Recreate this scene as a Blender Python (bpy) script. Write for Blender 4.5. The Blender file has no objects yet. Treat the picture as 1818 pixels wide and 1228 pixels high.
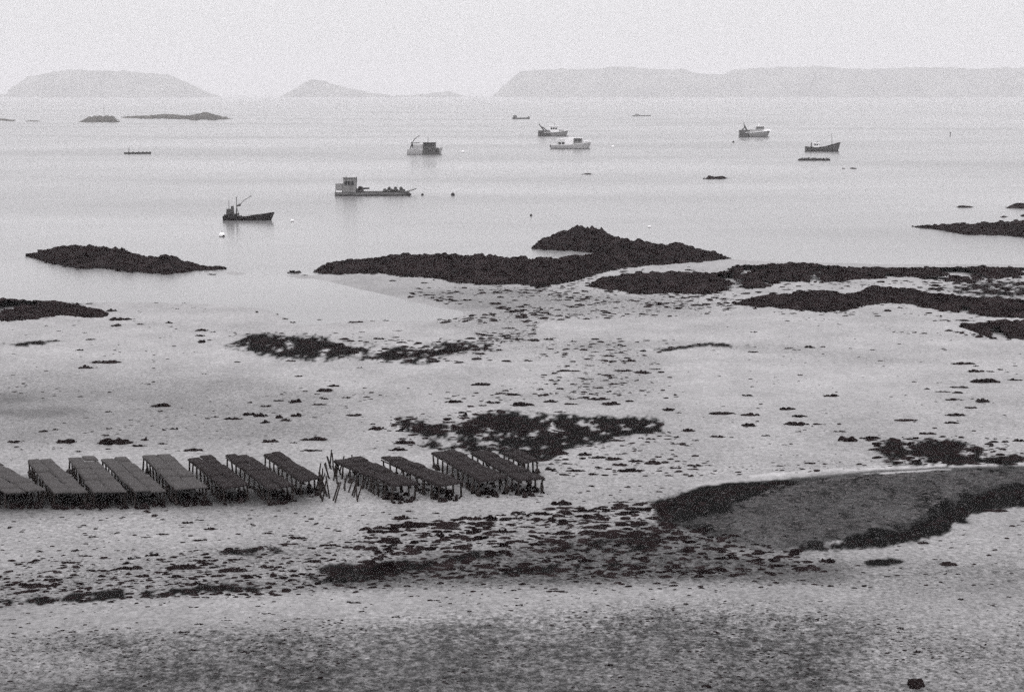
import bpy, math, random
import numpy as np
from mathutils import Vector, Matrix

# ------------------------------------------------------------------ camera, sky, sun, exposure
scene = bpy.context.scene
C = scene.collection
W, HT = 1818.0, 1228.0          # the photograph's own pixels, used only to measure the place
F = 3400.0                      # focal length in those pixels
HZ = 166.0                      # row of the true horizon
CH = 15.0                       # camera height above the water, metres
PITCH = math.atan((HT / 2 - HZ) / F)
cam_d = bpy.data.cameras.new('camera')
cam = bpy.data.objects.new('camera', cam_d)
C.objects.link(cam)
cam.location = (0, 0, CH)
cam.rotation_euler = (math.pi / 2 - PITCH, 0, 0)
cam_d.sensor_width = 36.0
cam_d.lens = F / W * 36.0
cam_d.clip_start = 0.5
cam_d.clip_end = 60000
scene.camera = cam

world = bpy.data.worlds.new('World')
scene.world = world
world.use_nodes = True
wn, wl = world.node_tree.nodes, world.node_tree.links
wn.clear()
SUN_EL, SUN_AZ = math.radians(48), math.radians(200)
sky = wn.new('ShaderNodeTexSky')
sky.sky_type = 'NISHITA'
sky.sun_disc = False
sky.sun_elevation = SUN_EL
sky.sun_rotation = SUN_AZ
sky.dust_density = 6
sky.air_density = 1.5
hsv = wn.new('ShaderNodeHueSaturation')
hsv.inputs['Saturation'].default_value = 0.0
wl.new(sky.outputs[0], hsv.inputs['Color'])
geo = wn.new('ShaderNodeTexCoord')
sep = wn.new('ShaderNodeSeparateXYZ')
wl.new(geo.outputs['Generated'], sep.inputs[0])
ramp = wn.new('ShaderNodeMapRange')          # overcast: the zenith brighter than the horizon
ramp.inputs['From Min'].default_value = -0.02
ramp.inputs['From Max'].default_value = 1.0
ramp.inputs['To Min'].default_value = 8.0
ramp.inputs['To Max'].default_value = 20.0
wl.new(sep.outputs['Z'], ramp.inputs['Value'])
tint = wn.new('ShaderNodeMix')
tint.data_type = 'RGBA'; tint.blend_type = 'MULTIPLY'
tint.inputs[0].default_value = 1.0
tint.inputs[7].default_value = (1.0, 0.991, 1.012, 1)
mixs = wn.new('ShaderNodeMix')
mixs.data_type = 'RGBA'
mixs.inputs[0].default_value = 0.9
wl.new(hsv.outputs[0], mixs.inputs[6])
wl.new(ramp.outputs[0], mixs.inputs[7])
wl.new(mixs.outputs[2], tint.inputs[6])
bg = wn.new('ShaderNodeBackground')
bg.inputs['Strength'].default_value = 0.1
wl.new(tint.outputs[2], bg.inputs['Color'])
wo = wn.new('ShaderNodeOutputWorld')
wl.new(bg.outputs[0], wo.inputs['Surface'])

sun_d = bpy.data.lights.new('sun', 'SUN')
sun_d.energy = 0.7
sun_d.angle = math.radians(25)
sun_d.color = (1, 0.985, 0.97)
sun = bpy.data.objects.new('sun', sun_d)
C.objects.link(sun)
sdir = Vector((math.sin(SUN_AZ) * math.cos(SUN_EL), math.cos(SUN_AZ) * math.cos(SUN_EL), math.sin(SUN_EL)))
sun.rotation_euler = sdir.to_track_quat('Z', 'Y').to_euler()

scene.view_settings.view_transform = 'Standard'
scene.view_settings.look = 'None'
scene.view_settings.gamma = 1
scene.view_settings.use_curve_mapping = False
scene.view_settings.exposure = 0.0
scene.render.engine = 'CYCLES'
scene.cycles.volume_bounces = 4
scene.cycles.max_bounces = 6
scene.cycles.use_denoising = False
scene.cycles.use_adaptive_sampling = True
scene.cycles.adaptive_threshold = 0.06
scene.cycles.adaptive_min_samples = 44
HAZE = 0.00016
HAZE_COL = (0.90, 0.892, 0.91)

# ------------------------------------------------------------------ helpers
rng = np.random.default_rng(7)
random.seed(7)


def G(px, py, z=0.0):
    """Point of the place at height z that shows at this pixel of the photograph."""
    px = np.asarray(px, float); py = np.asarray(py, float)
    # exact pitch-aware intersection
    cx = (px - W / 2) / F; cz = -(py - HT / 2) / F
    cp, sp = math.cos(PITCH), math.sin(PITCH)
    dy = cp + cz * sp
    dz = -sp + cz * cp
    t = (z - CH) / dz
    return cx * t, dy * t


def pxm(py):
    """Pixels per metre for things standing on the flat at this row."""
    x, y = G(W / 2, py)
    return F / (float(y) * math.cos(PITCH) + CH * math.sin(PITCH))


def to_px(x, y, z=0.0):
    cp, sp = math.cos(PITCH), math.sin(PITCH)
    dz = z - CH
    depth = y * cp - dz * sp
    up = y * sp + dz * cp
    depth = np.maximum(depth, 0.1)
    return W / 2 + F * x / depth, HT / 2 - F * up / depth


def make_obj(name, verts, faces, mat=None, parent=None, smooth=False, loc=None):
    me = bpy.data.meshes.new(name)
    if isinstance(faces, np.ndarray):
        v = np.asarray(verts, np.float32); n = len(faces); k = faces.shape[1]
        me.vertices.add(len(v)); me.vertices.foreach_set('co', v.ravel())
        me.loops.add(n * k); me.loops.foreach_set('vertex_index', faces.astype(np.int32).ravel())
        me.polygons.add(n)
        me.polygons.foreach_set('loop_start', np.arange(0, n * k, k, dtype=np.int32))
        if smooth:
            me.polygons.foreach_set('use_smooth', np.ones(n, bool))
        me.update(calc_edges=True)
        me.validate()
    else:
        me.from_pydata([tuple(p) for p in verts], [], faces)
        if smooth:
            for p in me.polygons: p.use_smooth = True
        me.update()
    if mat: me.materials.append(mat)
    o = bpy.data.objects.new(name, me)
    C.objects.link(o)
    if parent: o.parent = parent
    if loc is not None: o.location = loc
    return o


def thing(name, label, cat, loc=(0, 0, 0), rz=0.0, group=None):
    o = bpy.data.objects.new(name, None)
    o.empty_display_size = 0.2
    C.objects.link(o)
    o.location = loc; o.rotation_euler = (0, 0, rz)
    tag(o, label, cat, group)
    return o


def tag(o, label=None, cat=None, group=None, kind=None):
    if label: o['label'] = label
    if cat: o['category'] = cat
    if group: o['group'] = group
    if kind: o['kind'] = kind
    return o


def _hash(ix, iy, seed):
    n = (ix * 374761393 + iy * 668265263 + seed * 974711) & 0x7fffffff
    n = ((n ^ (n >> 13)) * 1274126177) & 0x7fffffff
    return ((n ^ (n >> 16)) & 0xffff) / 65535.0


def vnoise(x, y, seed=0):
    x = np.asarray(x, float); y = np.asarray(y, float)
    ix = np.floor(x).astype(np.int64); iy = np.floor(y).astype(np.int64)
    fx = x - ix; fy = y - iy
    fx = fx * fx * (3 - 2 * fx); fy = fy * fy * (3 - 2 * fy)
    a = _hash(ix, iy, seed); b = _hash(ix + 1, iy, seed)
    c = _hash(ix, iy + 1, seed); d = _hash(ix + 1, iy + 1, seed)
    return (a * (1 - fx) + b * fx) * (1 - fy) + (c * (1 - fx) + d * fx) * fy


def fbm(x, y, seed=0, octv=4):
    s = 0; a = 0.5; t = 0
    for i in range(octv):
        s = s + a * vnoise(x * 2 ** i, y * 2 ** i, seed + i * 17); t += a; a *= 0.55
    return s / t - 0.5


class MB:
    """Collects boxes, tubes and shapes for ONE mesh."""
    def __init__(s): s.v = []; s.f = []
    def add(s, v, f):
        n = len(s.v); s.v += [tuple(p) for p in v]; s.f += [tuple(i + n for i in q) for q in f]
    def box(s, x0, x1, y0, y1, z0, z1, top=1.0, rake=0.0):
        cx, cy = (x0 + x1) / 2, (y0 + y1) / 2
        v = [(x0, y0, z0), (x1, y0, z0), (x1, y1, z0), (x0, y1, z0)]
        v += [(cx + (x - cx) * top + rake, cy + (y - cy) * top, z1) for x, y, _ in v]
        s.add(v, [(3, 2, 1, 0), (4, 5, 6, 7), (0, 1, 5, 4), (1, 2, 6, 5), (2, 3, 7, 6), (3, 0, 4, 7)])
        return s
    def tube(s, a, b, r, r2=None, n=6):
        a = Vector(a); b = Vector(b); r2 = r if r2 is None else r2
        d = (b - a).normalized()
        u = d.orthogonal().normalized(); w = d.cross(u)
        v = []
        for p, rr in ((a, r), (b, r2)):
            for k in range(n):
                t = 2 * math.pi * k / n
                v.append(p + u * (rr * math.cos(t)) + w * (rr * math.sin(t)))
        f = [(k, (k + 1) % n, n + (k + 1) % n, n + k) for k in range(n)]
        f += [tuple(range(n - 1, -1, -1)), tuple(range(n, 2 * n))]
        s.add(v, f)
        return s
    def ball(s, c, r, rz=None, n=12, m=8, jit=0.0):
        rz = rz or r; v = [(c[0], c[1], c[2] - rz)]
        for i in range(1, m):
            t = -math.pi / 2 + math.pi * i / m
            for k in range(n):
                p = 2 * math.pi * k / n
                j = 1 + random.uniform(-jit, jit)
                v.append((c[0] + r * j * math.cos(t) * math.cos(p), c[1] + r * j * math.cos(t) * math.sin(p), c[2] + rz * j * math.sin(t)))
        v.append((c[0], c[1], c[2] + rz))
        f = [(0, 1 + (k + 1) % n, 1 + k) for k in range(n)]
        for i in range(m - 2):
            b0 = 1 + i * n
            f += [(b0 + k, b0 + (k + 1) % n, b0 + n + (k + 1) % n, b0 + n + k) for k in range(n)]
        b0 = 1 + (m - 2) * n
        f += [(b0 + k, b0 + (k + 1) % n, len(v) - 1) for k in range(n)]
        s.add(v, f)
        return s
    def build(s, name, mat, parent=None, sc=1.0, smooth=False):
        return make_obj(name, [(x * sc, y * sc, z * sc) for x, y, z in s.v], s.f, mat, parent, smooth)


# ------------------------------------------------------------------ materials
def material(name, col, rough=0.6, spec=0.3, var=0.25, scale=4.0, bump=0.0, col2=None, detail=6, bscale=None):
    m = bpy.data.materials.new(name); m.use_nodes = True
    N, L = m.node_tree.nodes, m.node_tree.links
    b = N['Principled BSDF']
    b.inputs['Roughness'].default_value = rough
    b.inputs['Specular IOR Level'].default_value = spec
    g = N.new('ShaderNodeNewGeometry')
    n = N.new('ShaderNodeTexNoise'); n.inputs['Scale'].default_value = scale; n.inputs['Detail'].default_value = detail
    L.new(g.outputs['Position'], n.inputs['Vector'])
    r = N.new('ShaderNodeMapRange'); r.inputs[1].default_value = 0.3; r.inputs[2].default_value = 0.7
    L.new(n.outputs[0], r.inputs[0])
    mx = N.new('ShaderNodeMix'); mx.data_type = 'RGBA'
    lo = tuple(c * (1 - var) for c in col[:3]) + (1,)
    hi = tuple(c * (1 + var) for c in (col2 or col)[:3]) + (1,)
    mx.inputs[6].default_value = lo; mx.inputs[7].default_value = hi
    L.new(r.outputs[0], mx.inputs[0]); L.new(mx.outputs[2], b.inputs['Base Color'])
    if bump:
        bp = N.new('ShaderNodeBump'); bp.inputs['Strength'].default_value = 1.0; bp.inputs['Distance'].default_value = bump
        n2 = N.new('ShaderNodeTexNoise'); n2.inputs['Scale'].default_value = bscale or scale * 2; n2.inputs['Detail'].default_value = 5
        L.new(g.outputs['Position'], n2.inputs['Vector'])
        L.new(n2.outputs[0], bp.inputs['Height']); L.new(bp.outputs[0], b.inputs['Normal'])
    return m


M_WEED = material('dark_seaweed', (0.004, 0.0024, 0.0028), 0.9, 0.0, 0.5, 1.1, 0.05, col2=(0.016, 0.0118, 0.0122))
M_ROCK = material('weedy_rock', (0.005, 0.003, 0.0034), 0.9, 0.0, 0.5, 0.9, 0.08, col2=(0.019, 0.0145, 0.015))
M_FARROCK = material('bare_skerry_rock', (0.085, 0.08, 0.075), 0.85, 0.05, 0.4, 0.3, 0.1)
M_STONE = material('beach_stone', (0.008, 0.0065, 0.007), 0.8, 0.05, 0.6, 3.1, 0.02, col2=(0.07, 0.066, 0.067))
M_ISLE = material('island_heath', (0.15, 0.15, 0.145), 0.95, 0.05, 0.2, 0.01, 0, col2=(0.18, 0.18, 0.17))
M_BAG1 = material('faded_net_bag', (0.060, 0.056, 0.056), 0.85, 0.05, 0.22, 9.0, 0.01)
M_BAG2 = material('wet_net_bag', (0.019, 0.0155, 0.016), 0.85, 0.05, 0.3, 9.0, 0.01)
M_IRON = material('rusty_iron', (0.020, 0.015, 0.014), 0.8, 0.2, 0.4, 10.0, 0.0)
M_BLACK = material('black_tarred_hull', (0.012, 0.009, 0.010), 0.55, 0.25, 0.3, 3.0, 0.0)
M_DARK = material('dark_grey_paint', (0.05, 0.048, 0.048), 0.6, 0.3, 0.25, 3.0, 0.0)
M_GREY = material('mid_grey_paint', (0.19, 0.187, 0.188), 0.6, 0.3, 0.25, 2.0, 0.0)
M_PALE = material('pale_hull_paint', (0.36, 0.355, 0.36), 0.5, 0.35, 0.12, 2.0, 0.0)
M_WHITE = material('white_boat_paint', (0.80, 0.79, 0.80), 0.45, 0.4, 0.06, 2.0, 0.0)
M_GLASS = material('dark_window_glass', (0.02, 0.02, 0.022), 0.15, 0.5, 0.1, 2.0, 0.0)
M_DECK = material('weathered_deck', (0.10, 0.095, 0.09), 0.8, 0.2, 0.3, 5.0, 0.0)


def water_material():
    m = bpy.data.materials.new('calm_sea'); m.use_nodes = True
    N, L = m.node_tree.nodes, m.node_tree.links
    b = N['Principled BSDF']
    b.inputs['Base Color'].default_value = (0.235, 0.23, 0.235, 1)
    b.inputs['IOR'].default_value = 1.33
    g = N.new('ShaderNodeNewGeometry')
    mp = N.new('ShaderNodeMapping'); mp.inputs['Scale'].default_value = (0.006, 0.014, 1)
    L.new(g.outputs['Position'], mp.inputs['Vector'])
    n = N.new('ShaderNodeTexNoise'); n.inputs['Scale'].default_value = 1.0; n.inputs['Detail'].default_value = 6
    L.new(mp.outputs[0], n.inputs['Vector'])
    r = N.new('ShaderNodeMapRange'); r.inputs[1].default_value = 0.38; r.inputs[2].default_value = 0.62
    r.inputs[3].default_value = 0.14; r.inputs[4].default_value = 0.26
    L.new(n.outputs[0], r.inputs[0]); L.new(r.outputs[0], b.inputs['Roughness'])
    cr = N.new('ShaderNodeMix'); cr.data_type = 'RGBA'
    cr.inputs[6].default_value = (0.205, 0.201, 0.205, 1); cr.inputs[7].default_value = (0.165, 0.162, 0.165, 1)
    r2 = N.new('ShaderNodeMapRange'); r2.inputs[1].default_value = 0.35; r2.inputs[2].default_value = 0.7
    L.new(n.outputs[0], r2.inputs[0]); L.new(r2.outputs[0], cr.inputs[0]); L.new(cr.outputs[2], b.inputs['Base Color'])
    # wind ripples
    mp2 = N.new('ShaderNodeMapping'); mp2.inputs['Scale'].default_value = (0.5, 1.4, 1)
    L.new(g.outputs['Position'], mp2.inputs['Vector'])
    n2 = N.new('ShaderNodeTexNoise'); n2.inputs['Scale'].default_value = 1.0; n2.inputs['Detail'].default_value = 4
    L.new(mp2.outputs[0], n2.inputs['Vector'])
    bp = N.new('ShaderNodeBump'); bp.inputs['Distance'].default_value = 0.02
    r3 = N.new('ShaderNodeMapRange'); r3.inputs[1].default_value = 0.4; r3.inputs[2].default_value = 0.65
    r3.inputs[3].default_value = 0.45; r3.inputs[4].default_value = 1.0
    L.new(n.outputs[0], r3.inputs[0]); L.new(r3.outputs[0], bp.inputs['Strength'])
    L.new(n2.outputs[0], bp.inputs['Height']); L.new(bp.outputs[0], b.inputs['Normal'])
    return m


def ground_material():
    m = bpy.data.materials.new('tidal_sand'); m.use_nodes = True
    N, L = m.node_tree.nodes, m.node_tree.links
    b = N['Principled BSDF']; b.inputs['Specular IOR Level'].default_value = 0.12
    g = N.new('ShaderNodeNewGeometry')
    def attr(nm):
        a = N.new('ShaderNodeAttribute'); a.attribute_name = nm; return a.outputs['Fac']
    def noise(s, d=6, ro=0.6, off=0):
        mp = N.new('ShaderNodeMapping'); mp.inputs['Scale'].default_value = (s, s * 0.8, s); mp.inputs['Location'].default_value = (off, off, 0)
        L.new(g.outputs['Position'], mp.inputs['Vector'])
        n = N.new('ShaderNodeTexNoise'); n.inputs['Scale'].default_value = 1; n.inputs['Detail'].default_value = d; n.inputs['Roughness'].default_value = ro
        L.new(mp.outputs[0], n.inputs['Vector']); return n.outputs[0]
    def mr(v, a, c, d, e):
        r = N.new('ShaderNodeMapRange'); r.inputs[1].default_value = a; r.inputs[2].default_value = c
        r.inputs[3].default_value = d; r.inputs[4].default_value = e; L.new(v, r.inputs[0]); return r.outputs[0]
    def math_(op, a, c):
        x = N.new('ShaderNodeMath'); x.operation = op
        for i, q in enumerate((a, c)):
            if isinstance(q, (int, float)): x.inputs[i].default_value = q
            else: L.new(q, x.inputs[i])
        return x.outputs[0]
    tone, fleck = attr('tone'), attr('fleck')
    big = mr(noise(0.22, 6), 0.3, 0.7, 0.82, 1.15)
    fine = mr(noise(3.2, 6, 0.75, 40), 0.3, 0.7, 0.78, 1.2)
    grit = noise(7.0, 4, 0.75, 11)
    # dark mottling: amount set by the fleck map
    mot = noise(3.2, 7, 0.8, 80)
    patch = noise(0.33, 4, 0.6, 15)
    sm = math_('ADD', math_('MULTIPLY', mot, 0.72), math_('MULTIPLY', patch, 0.28))
    th = mr(fleck, 0.0, 1.0, 0.68, 0.375)
    dk = math_('MULTIPLY', math_('SUBTRACT', sm, th), 9.0)
    cl = N.new('ShaderNodeClamp'); L.new(dk, cl.inputs[0])
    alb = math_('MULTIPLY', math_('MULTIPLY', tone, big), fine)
    # fine grit: stones and shells, light and dark
    gr = math_('ADD', 1.0, math_('MULTIPLY', math_('MULTIPLY', math_('SUBTRACT', grit, 0.5), 6.0), math_('ADD', 0.2, fleck)))
    alb = math_('MULTIPLY', alb, gr)
    dark = math_('MULTIPLY', alb, 0.2)
    mx = N.new('ShaderNodeMix'); mx.data_type = 'FLOAT'
    L.new(cl.outputs[0], mx.inputs[0]); L.new(alb, mx.inputs[2]); L.new(dark, mx.inputs[3])
    # shell specks
    sp = mr(noise(5.5, 2, 0.5, 200), 0.70, 0.76, 0.0, 0.16)
    fin = math_('ADD', mx.outputs[0], math_('MULTIPLY', math_('MULTIPLY', sp, mr(tone, 0.02, 0.1, 0.1, 1.0)), math_('ADD', fleck, 0.1)))
    cc = N.new('ShaderNodeCombineColor')
    L.new(fin, cc.inputs[0]); L.new(math_('MULTIPLY', fin, 0.978), cc.inputs[1]); L.new(math_('MULTIPLY', fin, 0.992), cc.inputs[2])
    L.new(cc.outputs[0], b.inputs['Base Color'])
    L.new(mr(tone, 0.02, 0.16, 0.0, 0.12), b.inputs['Specular IOR Level'])
    L.new(mr(noise(0.5, 4, 0.6, 3), 0.3, 0.7, 0.55, 0.85), b.inputs['Roughness'])
    bp = N.new('ShaderNodeBump'); bp.inputs['Distance'].default_value = 0.035; bp.inputs['Strength'].default_value = 0.6
    L.new(math_('ADD', mot, math_('MULTIPLY', grit, 0.4)), bp.inputs['Height']); L.new(bp.outputs[0], b.inputs['Normal'])
    return m


# ------------------------------------------------------------------ maps of the shore (measured on the photograph, laid on the flat)
STEP = 2
gx = np.arange(-160, 2000, STEP); gy = np.arange(380, 1262, STEP)
GX, GY = np.meshgrid(gx.astype(float), gy.astype(float))


def inpoly(px, py, poly):
    c = np.zeros(px.shape, bool); n = len(poly)
    for i in range(n):
        x1, y1 = poly[i]; x2, y2 = poly[(i + 1) % n]
        if y1 == y2: continue
        c ^= ((y1 > py) != (y2 > py)) & (px < (x2 - x1) * (py - y1) / (y2 - y1) + x1)
    return c


def blur(a, rx, ry):
    for ax, r in ((1, rx), (0, ry)):
        r = max(0, int(round(r / STEP)))
        if r == 0: continue
        for _ in range(2):
            p = np.pad(a, [(r + 1, r) if i == ax else (0, 0) for i in (0, 1)], mode='edge')
            cs = np.cumsum(p, axis=ax)
            a = (cs[:, 2 * r + 1:] - cs[:, :-2 * r - 1]) if ax == 1 else (cs[2 * r + 1:] - cs[:-2 * r - 1])
            a = a / (2 * r + 1)
    return a


WX, WY = G(GX, GY)      # world position of every map cell
WOB = fbm(WX * 0.35, WY * 0.35, 3) * 1.0


def region(poly, sx=10, sy=4, wob=6.0):
    """Soft-edged region, its outline roughened by noise."""
    ox = GX + fbm(WX * 0.5, WY * 0.25, 21) * wob * 5
    oy = GY + fbm(WX * 0.5, WY * 0.25, 55) * wob * 1.6
    return blur(inpoly(ox, oy, poly).astype(float), sx, sy)


RAG = fbm(WX * 1.1, WY * 0.42, 91, 5)
RAG2 = fbm(WX * 2.2, WY * 0.9, 92, 4)


def ragged(poly, sx=12, sy=4, amp=1.5, soft=1, bias=0.0):
    """A patch whose edge breaks up into streaks and islets."""
    b_ = blur(inpoly(GX, GY, poly).astype(float), sx, sy)
    m_ = np.clip((b_ - 0.5 + bias + (RAG * 1.0 + RAG2 * 1.5) * amp * (1 - np.abs(b_ * 2 - 1) * 0.35)) * 7 + 0.5, 0, 1) * (b_ > 0.02)
    return blur(m_, soft, 0)


water = region([(-600, 360), (2600, 360), (2600, 468), (1600, 469), (1400, 465), (1320, 462), (1290, 458), (1180, 462), (1060, 452),
                (940, 464), (820, 470), (600, 482), (560, 488), (470, 486), (400, 481), (388, 487), (470, 491), (560, 495), (620, 509),
                (690, 524), (770, 545), (830, 553), (812, 566), (720, 571), (640, 568), (600, 573), (530, 578), (505, 566), (480, 550), (400, 540), (280, 537),
                (190, 536), (100, 540), (-600, 544)], 8, 3, 2.0)
tone = np.interp(GY, [380, 470, 540, 620, 700, 780, 850, 930, 1040, 1110, 1170, 1262],
                 [.29, .275, .285, .29, .27, .25, .25, .235, .215, .20, .14, .11])
fleck = np.interp(GY, [380, 500, 620, 760, 900, 1040, 1110, 1180, 1262], [.0, .05, .08, .16, .22, .2, .34, .72, .78])


def dab(poly, k=None, fl=None, sx=16, sy=5, wob=6.0):
    global tone, fleck
    r = region(poly, sx, sy, wob)
    if k is not None: tone = tone * (1 - r) + tone * k * r
    if fl is not None: fleck = fleck * (1 - r) + fl * r


# wet strip by the bay, darker silty sand, and the ground under the weed
dab([(560, 484), (700, 497), (900, 508), (1000, 540), (830, 556), (700, 530), (600, 505)], 0.82, .05, 20, 4)
dab([(720, 520), (960, 512), (1250, 540), (1250, 560), (960, 566), (930, 612), (870, 608), (780, 580), (840, 556)], 0.74, .35, 24, 5)
dab([(900, 600), (1100, 612), (1180, 640), (1170, 690), (1060, 720), (950, 715), (1060, 670), (1050, 630), (900, 612)], 0.80, .35, 30, 6)
dab([(1000, 612), (1340, 612), (1560, 640), (1700, 640), (1700, 650), (1540, 650), (1330, 624), (1000, 622)], 0.82, .25, 30, 3)
dab([(-60, 672), (200, 664), (420, 668), (560, 700), (640, 740), (560, 780), (300, 790), (-60, 790)], 0.70, .30, 40, 12)
dab([(-60, 700), (60, 702), (90, 716), (-60, 728)], 0.62, .3, 26, 4)
dab([(-60, 727), (160, 728), (150, 744), (-60, 748)], 0.58, .3, 30, 4)
dab([(590, 695), (740, 700), (760, 712), (620, 716)], 0.86, None, 30, 5)
dab([(-60, 842), (240, 868), (400, 878), (560, 880), (560, 912), (330, 912), (120, 915), (-60, 932)], 0.52, .3, 30, 9)
dab([(-60, 872), (380, 872), (560, 872), (560, 896), (300, 904), (-60, 912)], 0.35, .5, 20, 5)
dab([(560, 870), (1000, 845), (1000, 872), (800, 888), (620, 890)], 0.80, .3, 30, 5)
dab([(1180, 560), (1818, 600), (1818, 640), (1600, 600)], 1.06, .02, 60, 8)
dab([(1100, 640), (1640, 650), (1640, 720), (1200, 720)], 1.08, .02, 60, 10)
# weedy belt across the lower beach
dab([(-60, 1040), (120, 1020), (300, 985), (560, 965), (760, 950), (900, 935), (1120, 895), (1200, 880), (1440, 960), (1500, 1000),
     (1300, 1040), (1000, 1046), (700, 1048), (440, 1060), (200, 1072), (-60, 1086)], 0.80, .45, 26, 7)
dab([(660, 1004), (860, 985), (1000, 962), (1190, 930), (1440, 985), (1540, 1010), (1500, 1042), (1200, 1040), (900, 1046), (640, 1046), (560, 1034)], 0.47, .62, 30, 6)
dab([(340, 1040), (700, 1020), (700, 1050), (420, 1064)], 0.72, .5, 30, 5)
dab([(1330, 990), (1480, 1000), (1530, 1030), (1480, 1044), (1380, 1040), (1340, 1010)], 0.85, .4, 12, 4)
dab([(1270, 974), (1380, 988), (1470, 992), (1480, 1000), (1440, 1008), (1400, 1000), (1280, 986)], 2.1, .1, 10, 3, 2)
dab([(-60, 1092), (600, 1056), (1000, 1052), (1240, 1050), (1240, 1066), (900, 1078), (500, 1104), (250, 1128), (-60, 1142)], 1.12, .1, 20, 8)
dab([(1540, 1010), (1860, 990), (1860, 1050), (1600, 1060), (1480, 1050)], 0.72, .45, 40, 10)
# rough stony foreground
dab([(-60, 1165), (160, 1130), (400, 1128), (620, 1118), (900, 1095), (1200, 1080), (1500, 1092), (1600, 1120), (1530, 1180), (1420, 1262), (-60, 1262)], 0.86, .74, 50, 14)
dab([(-60, 1160), (160, 1150), (260, 1190), (120, 1230), (-60, 1220)], 1.35, .5, 50, 12)
dab([(1500, 1170), (1860, 1150), (1860, 1262), (1440, 1262)], 1.3, .6, 40, 12)
# bank of dark shingle on the right with weed at its edges
bankp = [(1175, 890), (1210, 873), (1260, 866), (1330, 860), (1420, 853), (1520, 845), (1620, 838), (1700, 833), (1860, 829), (1860, 898), (1745, 900),
         (1700, 938), (1640, 953), (1560, 962), (1480, 972), (1410, 980), (1370, 976), (1300, 966), (1220, 950), (1180, 935)]
bank = ragged(bankp, 14, 4, 1.0, 2)
tone = tone * (1 - bank) + 0.036 * np.clip(1.0 + RAG * 2.6 + RAG2 * 2.2 + fbm(WX * 0.2, WY * 0.12, 95, 3) * 1.6, 0.22, 1.9) * bank
fleck = fleck * (1 - bank) + 0.5 * bank
for pl in ([(1150, 915), (1190, 882), (1300, 864), (1430, 857), (1350, 888), (1270, 925), (1180, 936)],
           [(1400, 982), (1530, 962), (1640, 940), (1715, 890), (1770, 878), (1860, 862), (1860, 898), (1745, 903), (1700, 940), (1640, 957), (1540, 972), (1420, 985)],
           [(1640, 838), (1860, 832), (1860, 846), (1760, 845)]):
    r = ragged(pl, 26, 7, 1.3, 2)
    tone = tone * (1 - r) + 0.009 * r
# pale lines painted for the sky's gleam on the runnel water behind the bank
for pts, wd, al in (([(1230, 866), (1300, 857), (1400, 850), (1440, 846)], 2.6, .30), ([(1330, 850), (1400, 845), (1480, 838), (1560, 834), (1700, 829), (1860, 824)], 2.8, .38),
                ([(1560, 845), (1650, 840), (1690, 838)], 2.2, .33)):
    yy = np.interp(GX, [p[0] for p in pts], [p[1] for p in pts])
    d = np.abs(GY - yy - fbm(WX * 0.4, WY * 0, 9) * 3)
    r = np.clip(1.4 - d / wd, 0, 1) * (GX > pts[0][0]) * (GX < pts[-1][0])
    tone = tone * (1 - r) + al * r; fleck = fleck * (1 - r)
for pts, wd, al in (([(1350, 862), (1440, 852), (1560, 840), (1860, 831)], 2.6, .05),):
    yy = np.interp(GX, [p[0] for p in pts], [p[1] for p in pts])
    d = np.abs(GY - yy)
    r = np.clip(1.3 - d / wd, 0, 1) * (GX > pts[0][0])
    tone = tone * (1 - r) + al * r


bank_h = np.clip(blur(bank, 40, 12) * 2 - 1, 0, 1)


def samp(a, px, py):
    fx = np.clip((px - gx[0]) / STEP, 0, len(gx) - 1.001); fy = np.clip((py - gy[0]) / STEP, 0, len(gy) - 1.001)
    i = fx.astype(int); j = fy.astype(int); u = fx - i; v = fy - j
    return (a[j, i] * (1 - u) + a[j, i + 1] * u) * (1 - v) + (a[j + 1, i] * (1 - u) + a[j + 1, i + 1] * u) * v


def ground_z(x, y):
    px, py = to_px(x, y)
    w = samp(water, px, py)
    z = 0.10 * (1 - 2 * w) - 0.5 * np.clip(w - 0.6, 0, 1)
    z = z + np.clip(1 - w * 2, 0, 1) * (fbm(x * 0.25, y * 0.25, 70) * 0.10 + fbm(x * 1.5, y * 1.5, 71) * 0.035)
    z = z + samp(bank_h, px, py) * (0.16 + fbm(x * 0.6, y * 0.6, 72) * 0.22 + fbm(x * 2.2, y * 2.2, 73) * 0.14)
    z = np.where(py < 400, -0.5, z)
    return z


# ------------------------------------------------------------------ ground sheet, sea, haze
def build_ground():
    rows = np.concatenate([np.arange(392, 1262, 1.8), np.arange(1270, 2100, 20)])
    _, D = G(np.full(rows.shape, W / 2), rows)
    D = np.concatenate([D, [14, 8, 2, -30]])
    ang = np.concatenate([np.arange(-2200, -1120, 60), np.arange(-1060, 1061, 4.2), np.arange(1120, 2201, 60)]) / F
    A, DD = np.meshgrid(ang, D)
    X = A * np.maximum(DD, 30) * 1.02; Y = DD.copy()
    X = X + np.where(np.abs(A) > 0.33, np.sign(A) * 12, 0)
    Z = ground_z(X, Y)
    px, py = to_px(X, Y)
    nr, nc = X.shape
    idx = np.arange(nr * nc).reshape(nr, nc)
    q = np.stack([idx[:-1, :-1], idx[:-1, 1:], idx[1:, 1:], idx[1:, :-1]], -1).reshape(-1, 4)
    q = q[:, ::-1]
    o = make_obj('ground', np.stack([X, Y, Z], -1).reshape(-1, 3), q, ground_material(), smooth=True)
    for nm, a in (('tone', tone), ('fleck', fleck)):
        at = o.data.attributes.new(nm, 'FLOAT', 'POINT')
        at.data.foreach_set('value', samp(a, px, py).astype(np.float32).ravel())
    tag(o, kind='structure')
    return o


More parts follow.
